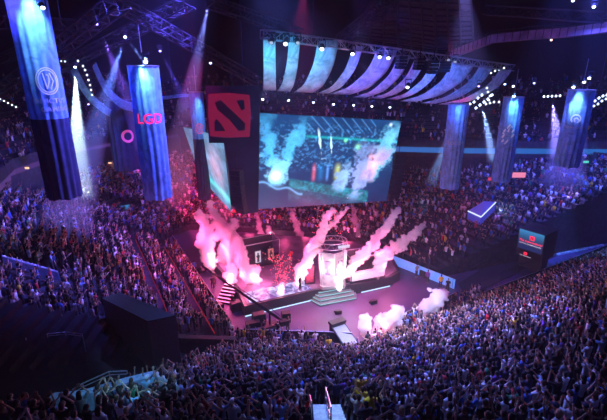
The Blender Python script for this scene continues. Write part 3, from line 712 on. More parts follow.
def slab(TL, TR, BR, BL, th, front=.02):      # solid housing behind a quad
    q = [Vector(p) for p in (TL, TR, BR, BL)]; n = (q[1] - q[0]).cross(q[3] - q[0]).normalized()
    if n.y > 0: n = -n
    f = [p - n * front for p in q]; r = [p - n * (th + front) for p in q]; m = MB(); m.quad(*f); m.quad(*r[::-1])
    for i in range(4): j = (i + 1) % 4; m.quad(f[i], r[i], r[j], f[j])
    return m
Y0 = 41.0
pL = A(259, 113, Y0)
def lineY(px, base=pL, z=19.5):                 # forward distance of a point on the screen's line
    k = (px - 303.5) / FPX; x0, y0 = base.x, base.y; lo, hi = -10., 60.
    for _ in range(40):
        w = (lo + hi) / 2; x, y = x0 + w * .871, y0 + w * .491; d = y * cp + (CAMZ - z) * sp
        if x / d < k: lo = w
        else: hi = w
    return y
TL = A(259, 113, Y0); BL = A(258, 209, Y0); yr = lineY(401); TR = A(401, 121, yr); BR = A(386.5, 201, lineY(387, z=11))
bs = empty('led_screen', tuple((TL + TR) / 2)); tag(bs, 'giant main screen hanging over the stage, showing smoke jets in an arena', 'screen')
o0 = Vector(bs.location)
r = lambda *p: [q - o0 for q in p]
led_panel('display', *r(TL, TR, BR, BL), 300, 200, picture_main, bs)
slab(*r(TL, TR, BR, BL), .5, .5).build('housing', M_blk, bs)
hp = MB()
for k in (.1, .37, .64, .9): p = TL.lerp(TR, k) - o0; hp.tube([p + Vector((0, .4, 0)), p + Vector((0, .4, 2.6))], .05, 6)
hp.build('hanging_cables', M_metal, bs)
a, b, c, d = A(183, 127, 56), A(223, 137, 44), A(231.5, 212, 43.5), A(201, 178, 55)
ls = empty('led_screen', tuple(b)); tag(ls, 'slanting side screen left of the dark logo panel, seen at a steep angle', 'screen')
led_panel('display', *[p - b for p in (a, b, c, d)], 90, 120, picture_side, ls); slab(*[p - b for p in (a, b, c, d)], .4, .5).build('housing', M_blk, ls)
# dark side panel with the red emblem
pp = [(205, 86), (260, 86), (258.3, 212), (243, 214.5), (231, 204), (228.5, 168), (224, 143), (209, 143)]
PA = [A(x, y, 40.2 + (x - 205) * .012) for x, y in pp]
lp = empty('logo_panel', tuple(PA[0])); tag(lp, 'tall dark scrim panel with a red square emblem, left of the main screen', 'panel')
m = MB(); f = [p - PA[0] for p in PA]; bk = [p + Vector((0, .5, 0)) for p in f]; m.poly(f[::-1]); m.poly(bk)
for i in range(len(f)): j = (i + 1) % len(f); m.quad(f[i], bk[i], bk[j], f[j])
m.build('scrim', mat('scrim_navy', (.02, .02, .05), .8, var=.3, scale=.5), lp)
def emblem(parent, o, ex, ey, m_red, m_dark, nrm):
    # rounded square, diagonal bar, two corner chips; o = lower-left, ex / ey = edge vectors
    def P(x, y, h=0): return o + ex * x + ey * y + nrm * h
    out = [(.03, .02), (.5, .0), (.97, .03), (1, .5), (.97, .97), (.5, 1), (.02, .96), (0, .5)]
    MB().poly([P(x, y, .05) for x, y in out]).build('emblem_square', m_red, parent)
    q = MB(); q.poly([P(x, y, .08) for x, y in ((.16, .78), (.30, .84), (.86, .34), (.86, .18), (.70, .16), (.50, .40), (.22, .62))])
    q.poly([P(x, y, .08) for x, y in ((.66, .84), (.84, .86), (.86, .66), (.78, .62))]); q.poly([P(x, y, .08) for x, y in ((.14, .14), (.40, .15), (.30, .30), (.20, .42), (.14, .36))])
    q.build('emblem_mark', m_dark, parent)
eo = A(209, 137, 40.1) - PA[0]; e1 = A(251, 138, 40.6) - PA[0]; e2 = A(207.5, 92, 40.1) - PA[0]
emblem(lp, eo, e1 - eo, e2 - eo, emis('emblem_red', (.42, .008, .05), .42), M_blk, Vector((0, -1, 0)))
# line arrays
def line_array(px, py0, py1, Y, n, rz, lab, w=1.2, curve=.25, grp=None):
    t0, t1 = A(px, py0, Y), A(px, py1, Y); o = empty('line_array', tuple(t0), rz); tag(o, lab, 'speaker array', grp); H = (t0.z - t1.z) / n
    for i in range(n):
        th = -curve * (i / n) ** 1.5 * 2; y = curve * (i / n) ** 2 * 2.5
        R = Matrix.Translation((0, y, -H * (i + .5))) @ Matrix.Rotation(-th * .5, 4, 'X')
        cb = MB(); cb.box((0, 0, 0), (w, .7, H * .92), 0, R); c = cb.build('cabinet', M_blk, o)
        g = MB(); g.box((0, -.36, 0), (w * .92, .03, H * .8), 0, R); g.build('grille', M_metal, c)
    MB().tube([(0, 0, 0), (0, 0, 1.2)], .05, 6).build('rigging', M_metal, o)
line_array(399, 153, 199, 50, 9, .5, 'curved black speaker array hanging just right of the main screen', 1.7)
line_array(237, 170, 214, 39.5, 9, -.5, 'curved black speaker array below the red emblem panel', 1.1)
for i, (px, a_, b_) in enumerate(((402, 56, 69), (420, 58, 70), (434, 60, 74), (446, 61, 72))):
    line_array(px, a_, b_, 42 + i * .8, 4, .3, '%s of the four short speaker stacks under the canopy truss' % ['leftmost', 'second from left', 'third from left', 'rightmost'][i], .9, .1)

# ---------------------------------------------------------------- trusses
def truss(a, b, s, label, m=None, n=None, name='lighting_truss'):
    a, b = Vector(a), Vector(b); o = empty(name, tuple(a)); tag(o, label, 'truss'); d = b - a; L = d.length; t = d.normalized()
    u = t.cross(Vector((0, 0, 1))).normalized() * s / 2; v = t.cross(u).normalized() * s / 2
    C4 = [u + v, u - v, -u - v, -u + v]; q = MB(); r = s * .07
    for c in C4: q.tube([c, d + c], r, 5)
    q.build('chords', m or M_alu, o); q = MB(); n = n or max(3, int(L / (s * 1.3)))
    for i in range(n):
        p0, p1 = d * (i / n), d * ((i + 1) / n)
        for k in range(4):
            c, e = C4[k], C4[(k + 1) % 4]; q.tube([p0 + c, p1 + e] if i % 2 else [p0 + e, p1 + c], r * .6, 4, False); q.tube([p0 + c, p0 + e], r * .5, 4, False)
    q.build('lattice', m or M_alu, o); return o
M_rooft = mat('roof_steel', (.055, .055, .08), .6, .4, var=.2)
topA, topB = A(262, 34, Y0 - 4.5), A(512, 68, lineY(500) - 4.5)
truss(topA, topB, .7, 'long lighting truss along the top edge of the striped canopy')
s0, s1 = A(262, 104, Y0 + .3), A(404, 112, lineY(404) + .3)
truss(s0 + Vector((0, -.6, .9)), s1 + Vector((0, -.6, .9)), .6, 'lighting truss carrying the row of lamps above the main screen', M_metal)
roof_tr = [((-4, 96, 46), (122, 0, 34), 'steel roof truss rising to the right behind the nearest left banner'), ((30, 82, 60), (190, 2, 44), 'steel roof truss running up behind the second left banner'),
           ((44, 62, 60), (106, 78, 66), 'short horizontal roof truss left of the bright white beam'), ((120, 4, 40), (262, 84, 62), 'roof truss slanting down toward the red emblem panel'),
           ((210, 2, 46), (300, 34, 60), 'roof truss slanting down toward the left end of the canopy'), ((340, 40, 60), (398, -4, 44), 'roof truss rising from the canopy past its left half'),
           ((0, 22, 40), (92, 26, 52), 'thin level roof truss at the upper left corner'), ((2, 60, 60), (60, 30, 60), 'thin roof truss crossing behind the nearest left banner'),
           ((486, 10, 60), (607, 18, 50), 'dark roof truss at the upper right corner')]
for a, b, lab in roof_tr: truss(A(*a), A(*b), 1.1, lab, M_rooft, name='roof_truss')
# curved catwalk upper right
cw = [A(452, 58, 66), A(470, 51, 64), A(492, 43, 62), (A(530, 39.5, 58)), A(570, 37, 54), A(612, 32, 50)]
cwo = empty('catwalk', tuple(cw[0])); tag(cwo, 'long curved maintenance catwalk with violet-lit side under the roof at upper right', 'catwalk')
q = MB(); rl = MB()
for a, b in zip(cw[:-1], cw[1:]):
    a, b = a - cw[0], b - cw[0]; d = (b - a).normalized(); n = Vector((-d.y, d.x, 0)).normalized() * .7; h = Vector((0, 0, 1.1))
    q.quad(a - n, b - n, b - n + h, a - n + h); q.quad(a - n, a + n, b + n, b - n); q.quad(a + n, a + n + h, b + n + h, b + n)
    rl.tube([a - n + h, b - n + h], .06, 5); rl.tube([a + n + h * 1.5, b + n + h * 1.5], .06, 5)
    for k in range(5): p = a.lerp(b, k / 5); rl.tube([p - n, p - n + h * 1.6], .05, 4)
q.build('walkway', mat('catwalk_mauve', (.42, .28, .42), .7, var=.4, scale=.6), cwo); rl.build('railing', M_metal, cwo)
# roof panels above the canopy: louvred ceiling bays
for i in range(3):
    a, b, c, d = [A(x, y, Y) for x, y, Y in (((352, 40, 66), (372, 0, 52), (395, -16, 44), (398, 46, 70)), ((399, 46, 70), (397, -16, 44), (432, -14, 44), (436, 52, 70)), ((437, 52, 70), (434, -14, 44), (470, -10, 46), (474, 50, 68)))[i]]
    ro = empty('roof_panel', tuple(a)); tag(ro, ['left', 'middle', 'right'][i] + ' one of three slatted roof panels above the canopy', 'roof panel'); q = MB(); sl = MB()
    P = [p - a for p in (a, b, c, d)]; q.quad(*[p + Vector((0, 0, .3)) for p in P]); q.quad(*[p + Vector((0, 0, .38)) for p in P][::-1])
    for k in range(13):
        t = k / 12; sl.tube([P[0].lerp(P[1], t), P[3].lerp(P[2], t)], .10, 4)
    for k in range(4): t = k / 3; sl.tube([P[0].lerp(P[3], t), P[1].lerp(P[2], t)], .14, 4)
    q.build('sheet', M_roof, ro); sl.build('ribs', M_rooft, ro)
for k in range(9):
    q = MB(); q.box((0, 10 + k * 11, 43.2), (180, .6, 1.6)); q.build('trim_%d' % (5 + k), M_rooft)['kind'] = 'structure'

# ---------------------------------------------------------------- striped fabric canopy
def mcloth(name, col, tr=.35):
    m = bpy.data.materials.new(name); m.use_nodes = True; nt = m.node_tree; b = nt.nodes['Principled BSDF']; out = nt.nodes['Material Output']
    t = nt.nodes.new('ShaderNodeBsdfTranslucent'); mx = nt.nodes.new('ShaderNodeMixShader'); mx.inputs[0].default_value = tr
    tc = nt.nodes.new('ShaderNodeTexCoord'); nz = nt.nodes.new('ShaderNodeTexNoise'); nz.inputs['Scale'].default_value = .8; nz.inputs['Detail'].default_value = 3; nz.inputs['Distortion'].default_value = 2
    mp = nt.nodes.new('ShaderNodeMapRange'); mp.inputs[1].default_value = .3; mp.inputs[2].default_value = .7; mp.inputs[3].default_value = .6; mp.inputs[4].default_value = 1.15
    vm = nt.nodes.new('ShaderNodeVectorMath'); vm.operation = 'SCALE'; vm.inputs[0].default_value = col
    nt.links.new(tc.outputs['Object'], nz.inputs['Vector']); nt.links.new(nz.outputs['Fac'], mp.inputs[0]); nt.links.new(mp.outputs[0], vm.inputs['Scale'])
    nt.links.new(vm.outputs[0], b.inputs['Base Color']); nt.links.new(vm.outputs[0], t.inputs['Color']); b.inputs['Roughness'].default_value = .8
    nt.links.new(b.outputs[0], mx.inputs[1]); nt.links.new(t.outputs[0], mx.inputs[2]); nt.links.new(mx.outputs[0], out.inputs['Surface']); MATS[name] = m; return m
M_canopy = mcloth('canopy_cloth', (.8, .82, .85))
STR = [((263, 275, 36), (263, 276, 90)), ((289, 300, 36), (277, 290, 91)), ((318, 339, 39), (294, 313, 92)), ((353, 363, 45), (318, 328, 93)), ((377, 397, 49), (328, 350, 94)), ((399, 411, 54), (353, 365, 97)),
       ((415, 426, 58), (371, 381, 98)), ((432, 442, 61), (387, 397, 99)), ((452, 475, 63), (400, 415, 101)), ((480, 494, 65), (421, 435, 103)), ((500, 512, 69), (439, 453, 104))]
posn = ['first', 'second', 'third', 'fourth', 'fifth', 'sixth', 'seventh', 'eighth', 'ninth', 'tenth', 'last']
def drape(P0a, P0b, P2a, P2b, lab, m, grp, drop=.82, nseg=16):
    o = empty('fabric_strip', tuple(P0a)); tag(o, lab, 'fabric strip', grp); rows = []
    for k in range(nseg + 1):
        t = k / nseg; pr = []
        for P0, P2 in ((P0a, P2a), (P0b, P2b)):
            C = P0.lerp(P2, .22); C.z = lerp(P0.z, P2.z, drop)
            pr.append(P0 * (1 - t) ** 2 + C * 2 * t * (1 - t) + P2 * t * t - P0a)
        rows.append(pr)
    q = MB(); W_ = 6
    for k, (a, b) in enumerate(rows):
        for j in range(W_ + 1): p = a.lerp(b, j / W_); q.v.append((p.x, p.y + .05 * math.sin(j * 2.1), p.z + .04 * math.sin(j * 3.1 + k)))
    for k in range(nseg):
        for j in range(W_): n = k * (W_ + 1) + j; q.f.append((n, n + 1, n + W_ + 2, n + W_ + 1))
    c = q.build('cloth', m, o, smooth=True); sd = c.modifiers.new('th', 'SOLIDIFY'); sd.thickness = .03
    b1 = MB(); b1.tube([(0, 0, 0), P0b - P0a], .06, 6); b1.build('top_batten', M_metal, o)
    return o
for i, ((xa, xb, y0), (ua, ub, y1)) in enumerate(STR):
    drape(A(xa, y0, lineY(xa) - 5), A(xb, y0 + .8, lineY(xb) - 5), A(ua, y1, lineY(ua)), A(ub, y1 + .5, lineY(ub)),
          '%s pale fabric strip of the canopy above the main screen, counting from the left' % posn[i], M_canopy, 'canopy strips')
for i, (a, b, c, d, lab) in enumerate((((92, 66, 52), (96, 62, 52), (136, 112, 60), (136, 103, 60), 'dim teal fabric strip sagging behind the second left banner, upper one'), ((70, 70, 54), (76, 66, 54), (134, 122, 62), (134, 115, 62), 'dim teal fabric strip sagging behind the second left banner, lower one'),
        ((134, 113, 50), (134, 106, 50), (190, 97, 52), (189, 94, 52), 'teal fabric strip between the second and third left banners'))):
    drape(A(*a), A(*b), A(*c), A(*d), lab, mcloth('teal_cloth_%d' % i, (.25, .6, .65)), 'teal canopy strips', .9)

# ---------------------------------------------------------------- tall banners
def textmesh(txt, size, font_shear=0.):
    cu = bpy.data.curves.new('t', 'FONT'); cu.body = txt; cu.size = size; cu.align_x = 'CENTER'; cu.align_y = 'CENTER'; cu.shear = font_shear; cu.resolution_u = 3; cu.offset = size * .012
    o = bpy.data.objects.new('t', cu); COL.objects.link(o); me = bpy.data.meshes.new_from_object(o.evaluated_get(bpy.context.evaluated_depsgraph_get())); bpy.data.objects.remove(o); return me
def bars(segs, th):                            # strokes in the xy plane as flat ribbons
    q = MB()
    for pts in segs:
        for a, b in zip(pts[:-1], pts[1:]):
            a, b = Vector(a), Vector(b); d = (b - a).normalized(); n = Vector((-d.y, d.x)) * th / 2; a2, b2 = a - d * th * .2, b + d * th * .2
            q.quad((*(a2 - n), 0), (*(b2 - n), 0), (*(b2 + n), 0), (*(a2 + n), 0))
    return q.mesh()
def circ(r, n=20, a0=0, a1=2 * PI, cx=0, cy=0, ry=None): return [(cx + r * math.cos(a0 + (a1 - a0) * k / n), cy + (ry or r) * math.sin(a0 + (a1 - a0) * k / n)) for k in range(n + 1)]
def wrap(me, R, ang, z, parent, name, m):       # bend a flat mark round the banner
    for v in me.vertices:
        a = ang + v.co.x / R; v.co = Vector((R * math.sin(a), -R * math.cos(a), z + v.co.y))
    return mk(name, me, m, parent)
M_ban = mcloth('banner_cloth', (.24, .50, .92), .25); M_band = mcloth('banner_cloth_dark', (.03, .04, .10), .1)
def banner(pxt, pyt, pyb, Y, wpx, lab, marks=(), m=None, lower=None, seg=96):
    t = A(pxt, pyt, Y); zb = A(pxt, pyb, Y).z; d = proj(t)[2]; R = wpx * d / FPX / 2; H = t.z - zb
    face = math.atan2(-(0 - t.x), -(0 - t.y) * -1) if 0 else math.atan2(t.x, -t.y) ; face = math.atan2(-t.x, t.y) 
    o = empty('hanging_banner', tuple(t), face); tag(o, lab, 'banner'); q = MB(); K = 24
    for k in range(K + 1):
        z = -H * k / K; am = .02 + .05 * (k / K)
        for j in range(seg):
            w = 2 * PI * j / seg; r = R * (1 - am * (1 + math.cos(w * 14 + .4 * math.sin(k * .3)))) ; zz = z - (.25 * abs(math.sin(w * 3 + 1)) * R * .5 if k == K else 0)
            q.v.append((r * math.sin(w), -r * math.cos(w), zz))
    for k in range(K):
        for j in range(seg): a = k * seg + j; b = k * seg + (j + 1) % seg; q.f.append((a, b, b + seg, a + seg))
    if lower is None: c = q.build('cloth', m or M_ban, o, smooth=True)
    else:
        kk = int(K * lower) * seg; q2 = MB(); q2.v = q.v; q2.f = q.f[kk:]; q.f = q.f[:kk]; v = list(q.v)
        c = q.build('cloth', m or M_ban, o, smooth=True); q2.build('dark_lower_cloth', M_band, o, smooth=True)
    h = MB(); h.tube([(R * math.cos(w), R * math.sin(w), 0) for w in np.linspace(0, 2 * PI, 25)], .05, 6, False); h.tube([(-R, 0, 0), (R, 0, 0)], .04, 5); h.tube([(0, -R, 0), (0, R, 0)], .04, 5); h.tube([(0, 0, 0), (0, 0, 3)], .03, 5); h.build('hoop', M_alu, o)
    for me, ang, zf, mm, nm in marks: wrap(me, R * 1.015, ang, -H * zf, o, nm, mm)
    return o, t, R, H
M_mk = mat('mark_grey', (.75, .78, .9), .6, em=(.35, .45, .8), es=.25); M_mkd = mat('mark_dim', (.45, .5, .65), .6, em=(.2, .25, .5), es=.15); M_mkr = mat('mark_red', (.8, .03, .12), .6, em=(1, .02, .12), es=1.2); M_mkp = mat('mark_pink', (.8, .2, .4), .6, em=(.8, .08, .25), es=.45)  # glow added to the printed banner marks to brighten them
ig = lambda s: bars([circ(1.0 * s, 28, ry=1.25 * s), circ(.82 * s, 28, ry=1.05 * s), [(-.35 * s, .75 * s), (-.15 * s, -.7 * s), (.15 * s, .1 * s), (.1 * s, .55 * s), (-.05 * s, .6 * s)], [(.15 * s, -.75 * s), (.5 * s, .0), (.25 * s, .75 * s)]], .11 * s)
BAN = []
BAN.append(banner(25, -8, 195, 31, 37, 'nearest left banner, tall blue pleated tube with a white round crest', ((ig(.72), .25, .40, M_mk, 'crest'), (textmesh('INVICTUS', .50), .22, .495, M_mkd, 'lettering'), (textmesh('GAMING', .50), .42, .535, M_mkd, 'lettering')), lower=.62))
BAN.append(banner(143, 66, 196, 34, 30, 'second left banner, tall bright blue pleated tube with red letters', ((textmesh('LGD', 1.1), .05, .375, M_mkr, 'lettering'),)))
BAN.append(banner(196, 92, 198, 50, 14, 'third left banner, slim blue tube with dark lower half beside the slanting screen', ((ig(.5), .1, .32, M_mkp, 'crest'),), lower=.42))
BAN.append(banner(118, 100, 168, 60, 26, 'dim dark banner with a pink ring mark behind the second left banner', ((bars([circ(.75, 20)], .35), .35, .50, M_mkp, 'ring_mark'),), m=M_band))
BAN.append(banner(459, 104, 187, 50, 20, 'left banner over the right-hand stand, dark blue with faint lettering', ((textmesh('CLOUD9', .62), .0, .44, M_mkd, 'lettering'),)))
BAN.append(banner(514, 97, 180, 48, 19, 'middle banner over the right-hand stand, blue with a slanted white crest', ((bars([[(-.55, -.9), (.55, .5)], [(-.6, -.4), (.3, .9)], [(-.2, -1.1), (.65, .0)], [(-.5, .3), (.1, 1.1)], [(-.6, .1), (.6, -.2)]], .2), .0, .42, M_mk, 'crest'),)))
BAN.append(banner(582, 90, 165, 43, 24, 'right banner over the right-hand stand, violet-blue with a white horse crest', ((bars([circ(.42, 12, -.6, 3.6), [(-.40, .0), (-.30, -.3)], [(.1, .1), (.34, -.12), (.2, -.35)], [(.1, .12), (-.12, .05), (-.05, -.3)]], .13), .0, .36, M_mk, 'crest'), (textmesh('TEAM LIQUID', .3), .0, .47, M_mkd, 'lettering'))))

# ---------------------------------------------------------------- boxes with screens above the tunnels
def dota(parent, c, ex, ey, n, s, m_): 
    emblem(parent, c - ex * s / 2 - ey * s / 2, ex * s, ey * s, m_, M_blk, n)
M_red_e = emis('sign_red', (1, .03, .08), 1.6); M_whi_e = emis('sign_white', (.8, .7, .9), 1.0)
def screen_box(base, rz, w, dpt, h, lean, lab, lit=True, m=None, logo=True):
    o = empty('screen_box', tuple(base), rz); tag(o, lab, 'screen box')     # front face towards -y
    f = [Vector((-w / 2, -dpt / 2 + lean, 0)), Vector((w / 2, -dpt / 2 + lean, 0)), Vector((w / 2, -dpt / 2, h)), Vector((-w / 2, -dpt / 2, h))]
    b = [Vector((-w / 2, dpt / 2, 0)), Vector((w / 2, dpt / 2, 0)), Vector((w / 2, dpt / 2, h)), Vector((-w / 2, dpt / 2, h))]
    q = MB(); q.quad(*f); q.quad(b[1], b[0], b[3], b[2]); q.quad(f[0], f[3], b[3], b[0]); q.quad(f[2], f[1], b[1], b[2]); q.quad(f[3], f[2], b[2], b[3]); q.quad(f[1], f[0], b[0], b[1])
    q.build('housing', m or M_blk, o)
    if lit:
        ex = Vector((1, 0, 0)); ey = (f[3] - f[0]).normalized(); n = ex.cross(ey)
        def P(x, y, k=.03): return f[0] + ex * (x * w) + (f[3] - f[0]) * y + n * k
        s = MB(); N = 12
        at = []
        for j in range(N + 1):
            for i in range(2): s.v.append(tuple(P(.04 + .92 * i, .28 + .70 * j / N))); at.append(np.array([.01, .02, .10]) * (1 - j / N) + np.array([.03, .22, .50]) * (j / N) ** 2.6)
        for j in range(N): s.f.append((2 * j, 2 * j + 1, 2 * j + 3, 2 * j + 2))
        me = s.mesh(); a = me.color_attributes.new('tint', 'FLOAT_COLOR', 'POINT'); a.data.foreach_set('color', np.c_[np.array(at), np.ones(len(at))].astype(np.float32).ravel()); sc = mk('display', me, M_led, o)
        R = Matrix(((ex.x, ey.x, n.x), (ex.y, ey.y, n.y), (ex.z, ey.z, n.z))).to_4x4()
        dota(o, P(.55, .76, .05), ex, ey, n, h * .16, M_red_e)
        for txt, y, sz, mm in (('The International', .60, w * .125, M_red_e), ('DOTA 2 CHAMPIONSHIPS', .50, w * .07, M_whi_e)):
            t = textmesh(txt, sz, .2 if txt[0] == 'T' else 0); t.transform(Matrix.Translation(P(.5, y, .07)) @ R); mk('lettering', t, mm, sc)
        dota(o, P(.38, .14, .05), ex, ey, n, h * .11, M_red_e)
        t = textmesh('The International', w * .06); t.transform(Matrix.Translation(P(.38, .05, .07)) @ R); mk('lettering', t, M_whi_e, o)
    return o
b0 = F(515, 254, 1.8); b1 = F(541, 263, 1.8); c_ = (b0 + b1) / 2; rz = math.atan2(b1.y - b0.y, b1.x - b0.x)
nn = Vector((-math.sin(rz), math.cos(rz), 0))
sbx = screen_box(c_ + nn * 1.5, rz, (b1 - b0).length, 3.4, 3.7, .35, 'dark box with a lit event screen above the right-hand tunnel')
MB().box((0, .1, -.9), ((b1 - b0).length * .9, 1.6, 1.8)).build('plinth', M_blk, sbx)
b0 = F(110, 226, 2.2); b1 = F(133, 222, 2.2); c_ = (b0 + b1) / 2; rz = math.atan2(b1.y - b0.y, b1.x - b0.x); nn = Vector((-math.sin(rz), math.cos(rz), 0))
screen_box(c_ + nn * 1.0, rz, (b1 - b0).length, 2.0, 2.9, .3, 'dark box with a lit event screen above the far left tunnel')
# near black box at lower left
pt = [F(102, 299, 8.4), F(148, 322, 8.4), F(176, 316, 8.4), F(120, 293, 8.4)]
o = empty('screen_box', tuple(pt[0] - Vector((0, 0, 5)))); tag(o, 'big black box seen from behind, standing between the left stand and the near stand', 'screen box')
q = MB(); q.prism([(p.x - pt[0].x, p.y - pt[0].y) for p in pt], 0, 5); q.build('housing', mat('box_charcoal', (.13, .14, .17), .45, var=.1), o)
q = MB(); q.prism([((p.x - pt[0].x) * 1.0, (p.y - pt[0].y) * 1.0) for p in pt], 5, 5.06); q.build('lid', mat('box_top', (.02, .022, .03), .4), o)
# wall running right of it
wa, wb = F(172, 336, 4.2), F(236, 338, 3.2); wo = empty('parapet', (wa.x, wa.y, wa.z - 2)); tag(wo, 'dark low wall running right from the big black box to the arena floor', 'wall')
d = wb - wa; n = Vector((-d.y, d.x, 0)).normalized() * .25; q = MB(); f = [Vector((0, 0, 2)), d + Vector((0, 0, 2)), d + Vector((0, 0, -1)), Vector((0, 0, -.5))]
F1 = [p + n for p in f]; F2 = [p - n for p in f]; q.quad(*F1); q.quad(*F2[::-1])
for i in range(4): j = (i + 1) % 4; q.quad(F1[i], F2[i], F2[j], F1[j])
q.build('panel', M_blk, wo)
# light-topped tunnel roof in the right stand
def plate(pxs, z, lab, m_, th=.25):
    P = [F(x, y, z) for x, y in pxs]; o = empty('tunnel_cover', tuple(P[0])); tag(o, lab, 'tunnel cover')
    MB().prism([(p.x - P[0].x, p.y - P[0].y) for p in P], -th, 0).build('slab', m_, o)
    e = MB(); a = P[0] - P[0]; b = P[1] - P[0]
    e.tube([a, b], .08, 5); e.tube([b, P[2] - P[0]], .08, 5); e.build('edge_light', emis('edge_white', (.7, .85, 1), 1.2), o)
Q = [F(468, 211, 5.6), F(484, 201, 7.6), F(496, 202, 7.6), F(481, 217, 5.6)]; o = empty('tunnel_cover', tuple(Q[0])); tag(o, 'blue-white lit slanted tunnel cover with bright edge in the right-hand stand', 'tunnel cover')
q = MB(); T_ = [p - Q[0] for p in Q]; B_ = [p - Vector((0, 0, 1.2)) for p in T_]; q.quad(*T_); q.quad(*B_[::-1])
for i in range(4): j = (i + 1) % 4; q.quad(T_[i], B_[i], B_[j], T_[j])
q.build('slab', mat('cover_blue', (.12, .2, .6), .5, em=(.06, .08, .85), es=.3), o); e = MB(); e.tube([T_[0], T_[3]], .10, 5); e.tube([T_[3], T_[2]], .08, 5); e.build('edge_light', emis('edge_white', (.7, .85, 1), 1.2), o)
for px, py, Y, w, lab, colr in ((519, 175, 57, 1.9, 'small glowing pink sign below the blue band, right of the middle banner', (.9, .25, .40)), (492, 179, 60, 1.2, 'small red sign in the right-hand stand left of the middle banner', (.7, .05, .10)), (122, 173, 69, 1.4, 'small pink sign far behind the left-hand crowd', (.9, .25, .40)), (445, 170, 62, 1.0, 'small dim red sign at the left end of the right-hand stand', (.7, .12, .12)), (586, 162, 60, .8, 'small green exit sign at far right under the blue band', (.1, .8, .5))):
    p = A(px, py, Y); o = empty('lit_sign', tuple(p)); tag(o, lab, 'sign'); MB().box((0, .1, 0), (w * 1.1, .12, w * .48)).build('frame', M_blk, o)
    MB().box((0, 0, 0), (w, .06, w * .4)).build('face', emis('sign_%d' % px, colr, 1.0), o)
for i, (px, py, lab) in enumerate(((27, 168, 'left of the nearest left banner'), (80, 166, 'just right of the nearest left banner'), (85, 166, 'second right of the nearest left banner'), (110, 163, 'leftmost of three left of the second banner'), (115, 164, 'middle of three left of the second banner'), (119, 164, 'rightmost of three left of the second banner'))):
    p = A(px, py, 51 if i == 0 else 66); o = empty('suite_lamp', tuple(p)); tag(o, 'tiny warm lamp in the dark suite level, ' + lab, 'lamp')
    MB().box((0, 0, 0), (.5, .1, .25)).build('shade', emis('warm', (1, .55, .3), 1.5), o); MB().box((0, .1, .2), (.6, .1, .08)).build('bracket', M_blk, o)
# ---------------------------------------------------------------- lamps
lamp0 = empty('stage_lamp'); 
y_ = MB(); y_.box((0, 0, .52), (.5, .3, .12)); y_.box((-.24, 0, .25), (.05, .12, .5)); y_.box((.24, 0, .25), (.05, .12, .5)); y_.build('yoke', M_metal, lamp0)
hb = MB(); hb.tube([(0, .22, .18), (0, .12, .12), (0, -.12, -.02), (0, -.26, -.10)], [.12, .19, .2, .17], 12); hb.build('body', M_blk, lamp0)
ln_ = MB(); ln_.ell((0, -.27, -.105), (.145, .05, .135), 12, 6); LN = ln_.build('lens', None, lamp0)
LENS = {}
def lens_mat(c, s):
    s = max(.6, s * .16)
    k = 'lens_%s_%g' % ('_'.join('%g' % x for x in c), s)
    return emis(k, c, s)
first = [True]
def lamp(px, py, Y, label, c=(.75, .85, 1), s=40, sc=1., grp=None):
    if first[0]: o = lamp0; first[0] = False
    else: o = copy_tree(lamp0)
    p = A(px, py, Y); o.location = p + Vector((0, 0, .1 * sc)); o.scale = (sc,) * 3; o.rotation_euler = (0, 0, math.atan2(p.x, -p.y) + PI + random.uniform(-.2, .2))
    for ch in o.children:
        if ch.name.startswith('lens'):
            if len(ch.data.materials) == 0: ch.data.materials.append(lens_mat(c, s))
            ch.material_slots[0].link = 'OBJECT'; ch.material_slots[0].material = lens_mat(c, s)
    tag(o, label, 'lamp', grp); return p
def spot(loc, tgt, power, col, ang=30, blend=.6, size=.25, name='spot_light'):
    l = bpy.data.lights.new(name, 'SPOT'); l.energy = power; l.color = col; l.spot_size = math.radians(ang); l.spot_blend = blend; l.shadow_soft_size = size
    o = bpy.data.objects.new(name, l); COL.objects.link(o); o.location = loc; o.rotation_euler = (Vector(tgt) - Vector(loc)).to_track_quat('-Z', 'Y').to_euler(); return o
def point(loc, power, col, size=.5):
    l = bpy.data.lights.new('glow_light', 'POINT'); l.energy = power; l.color = col; l.shadow_soft_size = size
    o = bpy.data.objects.new('glow_light', l); COL.objects.link(o); o.location = loc; return o
nth = ['leftmost', 'second', 'third', 'fourth', 'fifth', 'sixth', 'seventh', 'eighth']
for i, (x, y) in enumerate(((263, 99), (288, 100), (313, 102), (334, 104), (354, 105), (372, 106), (390, 107))):
    lamp(x, y, lineY(x) - .5, 'bright white lamp above the main screen, %s from the left' % (nth[i] if i else 'first'), s=30, sc=.9, grp='lamps above the main screen')
for i, (x, y, on) in enumerate(((272, 43, 0), (286, 44, 1), (297, 43, 0), (322, 49, 1), (352, 54, 1), (380, 57, 1), (389, 58, 1), (408, 87, 1), (448, 60, 0), (455, 62, 0))):
    lamp(x, y, lineY(x) - 5.2, 'lamp under the canopy truss in front of the strips, %s from the left' % ordn(i + 1), s=35 if on else .6, sc=1.25, grp='lamps under the canopy truss')
vi = (.35, .25, 1); bl = (.35, .55, 1)
